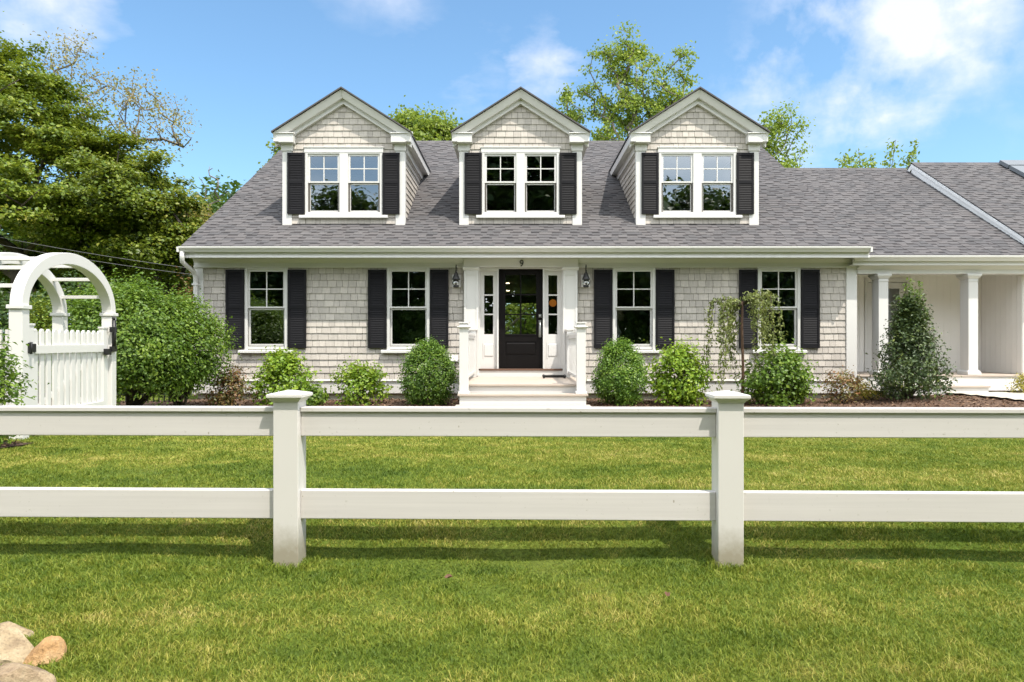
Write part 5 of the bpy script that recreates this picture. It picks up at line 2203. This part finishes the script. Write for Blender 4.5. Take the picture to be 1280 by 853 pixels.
dead_tree()
tree('cherry_tree', 'olive yellow small tree beside the dead tree at the roof edge', 'tree', (-11.4, 24.5),
     [lobe(240, 275, 24, 1.0, .9), lobe(255, 290, 24, .9, .8), lobe(225, 290, 24, 1.0, 1.0), lobe(245, 320, 24, 1.2, .9)],
     110, 40, .15, M['thin'], M['bark'], 2.4, rtip=.014, clump=(.4, .4, .28), seed=68, shell=.3)
tree('young_oak', 'small sprig of green foliage peeking past the left dormer cornice', 'tree', (-9.6, 27.5),
     [lobe(345, 184, 27.5, .22, .3), lobe(347, 215, 27.5, .7, .7)], 22, 26, .16, M['oak'], M['bark'], 5.4, rtip=.014, clump=(.22, .22, .2), seed=69, shell=.3)

# woodland trees further back on the left, and garden trees seen through the house
wood = tree('woodland_tree', 'dark tree further back behind the maples, nearest the house', 'tree', (-15.0, 34.0),
            [(-15, 34, 5.5, 3.4, 3.4, 3.2), (-13.5, 33.5, 3.6, 3.0, 3, 2.0), (-16.8, 34, 4.0, 3.0, 3, 2.4)], 240, 60, .28, M['dark_leaf'], M['bark'], 3.5, rtip=.03,
            clump=(.9, .9, .45), seed=71, group='woodland trees behind the maples', trunk_r=.3)
for (x, y, s, lab) in ((-22, 36, 1.15, 'dark tree further back behind the maples, second from the house'),
                       (-29, 35, 1.3, 'dark tree further back behind the maples, third from the house'),
                       (-20, 46, 1.35, 'dark tree furthest back behind the maples')):
    c = copy_tree(wood)
    c.location = (x, y, 0)
    c.scale = (s, s, s)
    c.rotation_euler = (0, 0, x * 1.7)
    c['label'] = lab
gard = tree('garden_tree', 'green back garden tree visible through the door glass', 'tree', (1.2, 37.5),
            [(1.2, 37.5, 3.2, 2.6, 2.4, 2.6), (-.6, 37.2, 1.8, 2.2, 2, 1.4), (3.0, 37.6, 2.0, 2.2, 2, 1.5)], 150, 60, .24, M['oak'], M['bark'], 2.4, rtip=.025,
            clump=(.7, .7, .4), seed=72, group='back garden trees seen through the glass', trunk_r=.2)
c = copy_tree(gard)
c.location = (7.4, 38.5, 0)
c['label'] = 'green back garden tree visible through the window right of the door'

# trees across the street, mirrored in the window glass
G3 = 'street trees mirrored in the window glass'
st1 = tree('street_tree', 'dark street tree mirrored in the left dormer windows', 'tree', (-9.5, -13.5),
           [(-9.5, -13.5, 6.2, 3.6, 3.2, 3.6), (-12, -13.5, 4.0, 2.6, 2.6, 2.4), (-7, -13.2, 4.2, 2.6, 2.6, 2.6)], 330, 90, .3, M['dark_leaf'], M['bark'], 3.6, rtip=.03,
           clump=(.95, .95, .5), seed=73, group=G3, trunk_r=.28)
for (x, y, s, lab) in ((.4, -13.2, 1.75, 'tall street tree mirrored in the middle dormer windows'), (11.6, -13.5, 1.07, 'dark street tree mirrored in the right dormer windows'),
                       (4.8, -15.5, 1.3, 'street tree mirrored in the front door glass'), (-16.8, -14, 1.1, 'street tree mirrored in the leftmost ground floor window'),
                       (17.5, -14.5, 1.05, 'street tree mirrored in the rightmost ground floor window'), (-24, -16, 1.1, 'street tree mirrored in the window by the corner'),
                       (25, -17, 1.1, 'street tree mirrored in the porch door glass')):
    c = copy_tree(st1)
    c.location = (x, y, gz(x, y))
    c.scale = (s, s, s)
    c.rotation_euler = (0, 0, x * .9)
    c['label'] = lab
st1.scale = (1.06, 1.06, 1.06)
st1.location.x = -10.8
hg = bush('hedge_shrub', 'broad hedge shrub across the street mirrored in the door glass', 'shrub', (0, -11.0), 5.4, 2.0, 3.4, 22000, .2, M['shrub'], 'egg', 'hedge across the street mirrored in the glass', 81, nclump=300, z0=.1)
for x, lab in ((-18, 'far left hedge shrub across the street'), (-13.5, 'hedge shrub mirrored in the leftmost ground floor window'), (-9, 'hedge shrub mirrored behind the first window from the corner'),
               (-4.5, 'hedge shrub mirrored in the second window from the corner'), (4.5, 'hedge shrub mirrored in the window right of the door'), (9, 'hedge shrub mirrored beside the window right of the door'),
               (13.5, 'hedge shrub mirrored in the rightmost ground floor window'), (18, 'far right hedge shrub across the street')):
    c = copy_tree(hg)
    c.location = (x, -11 - .3 * math.sin(x), gz(x, -11))
    c.rotation_euler = (0, 0, .2 * math.sin(x * 3))
    c['label'] = lab


# ------------------------------------------------------------------ overhead wires
for i, (y0, y1, lab) in enumerate(((288, 333, 'upper overhead wire crossing in front of the maples'), (299, 326, 'middle overhead wire above the arbor'), (366, 378, 'lowest overhead wire seen through the arbor arch'))):
    d0, d1 = 18.0, 17.6
    p0 = Vector((WX(-160, d0), d0, WZ(y0 - 26, d0)))
    p1 = Vector((XL - .0, d1, WZ(y1 + 14, d1))) if i != 1 else Vector((XL, d1 + .3, WZ(y1 + 27, d1)))
    mb = MB()
    pts = []
    for q in range(25):
        f = q / 24
        p = p0.lerp(p1, f)
        p.z -= .35 * 4 * f * (1 - f) * .5
        pts.append(p)
    mb.tube(pts, .0065, 6)
    o = mb.build('overhead_wire', M['wire'])
    tag(o, lab, 'wire', 'overhead wires at the left')
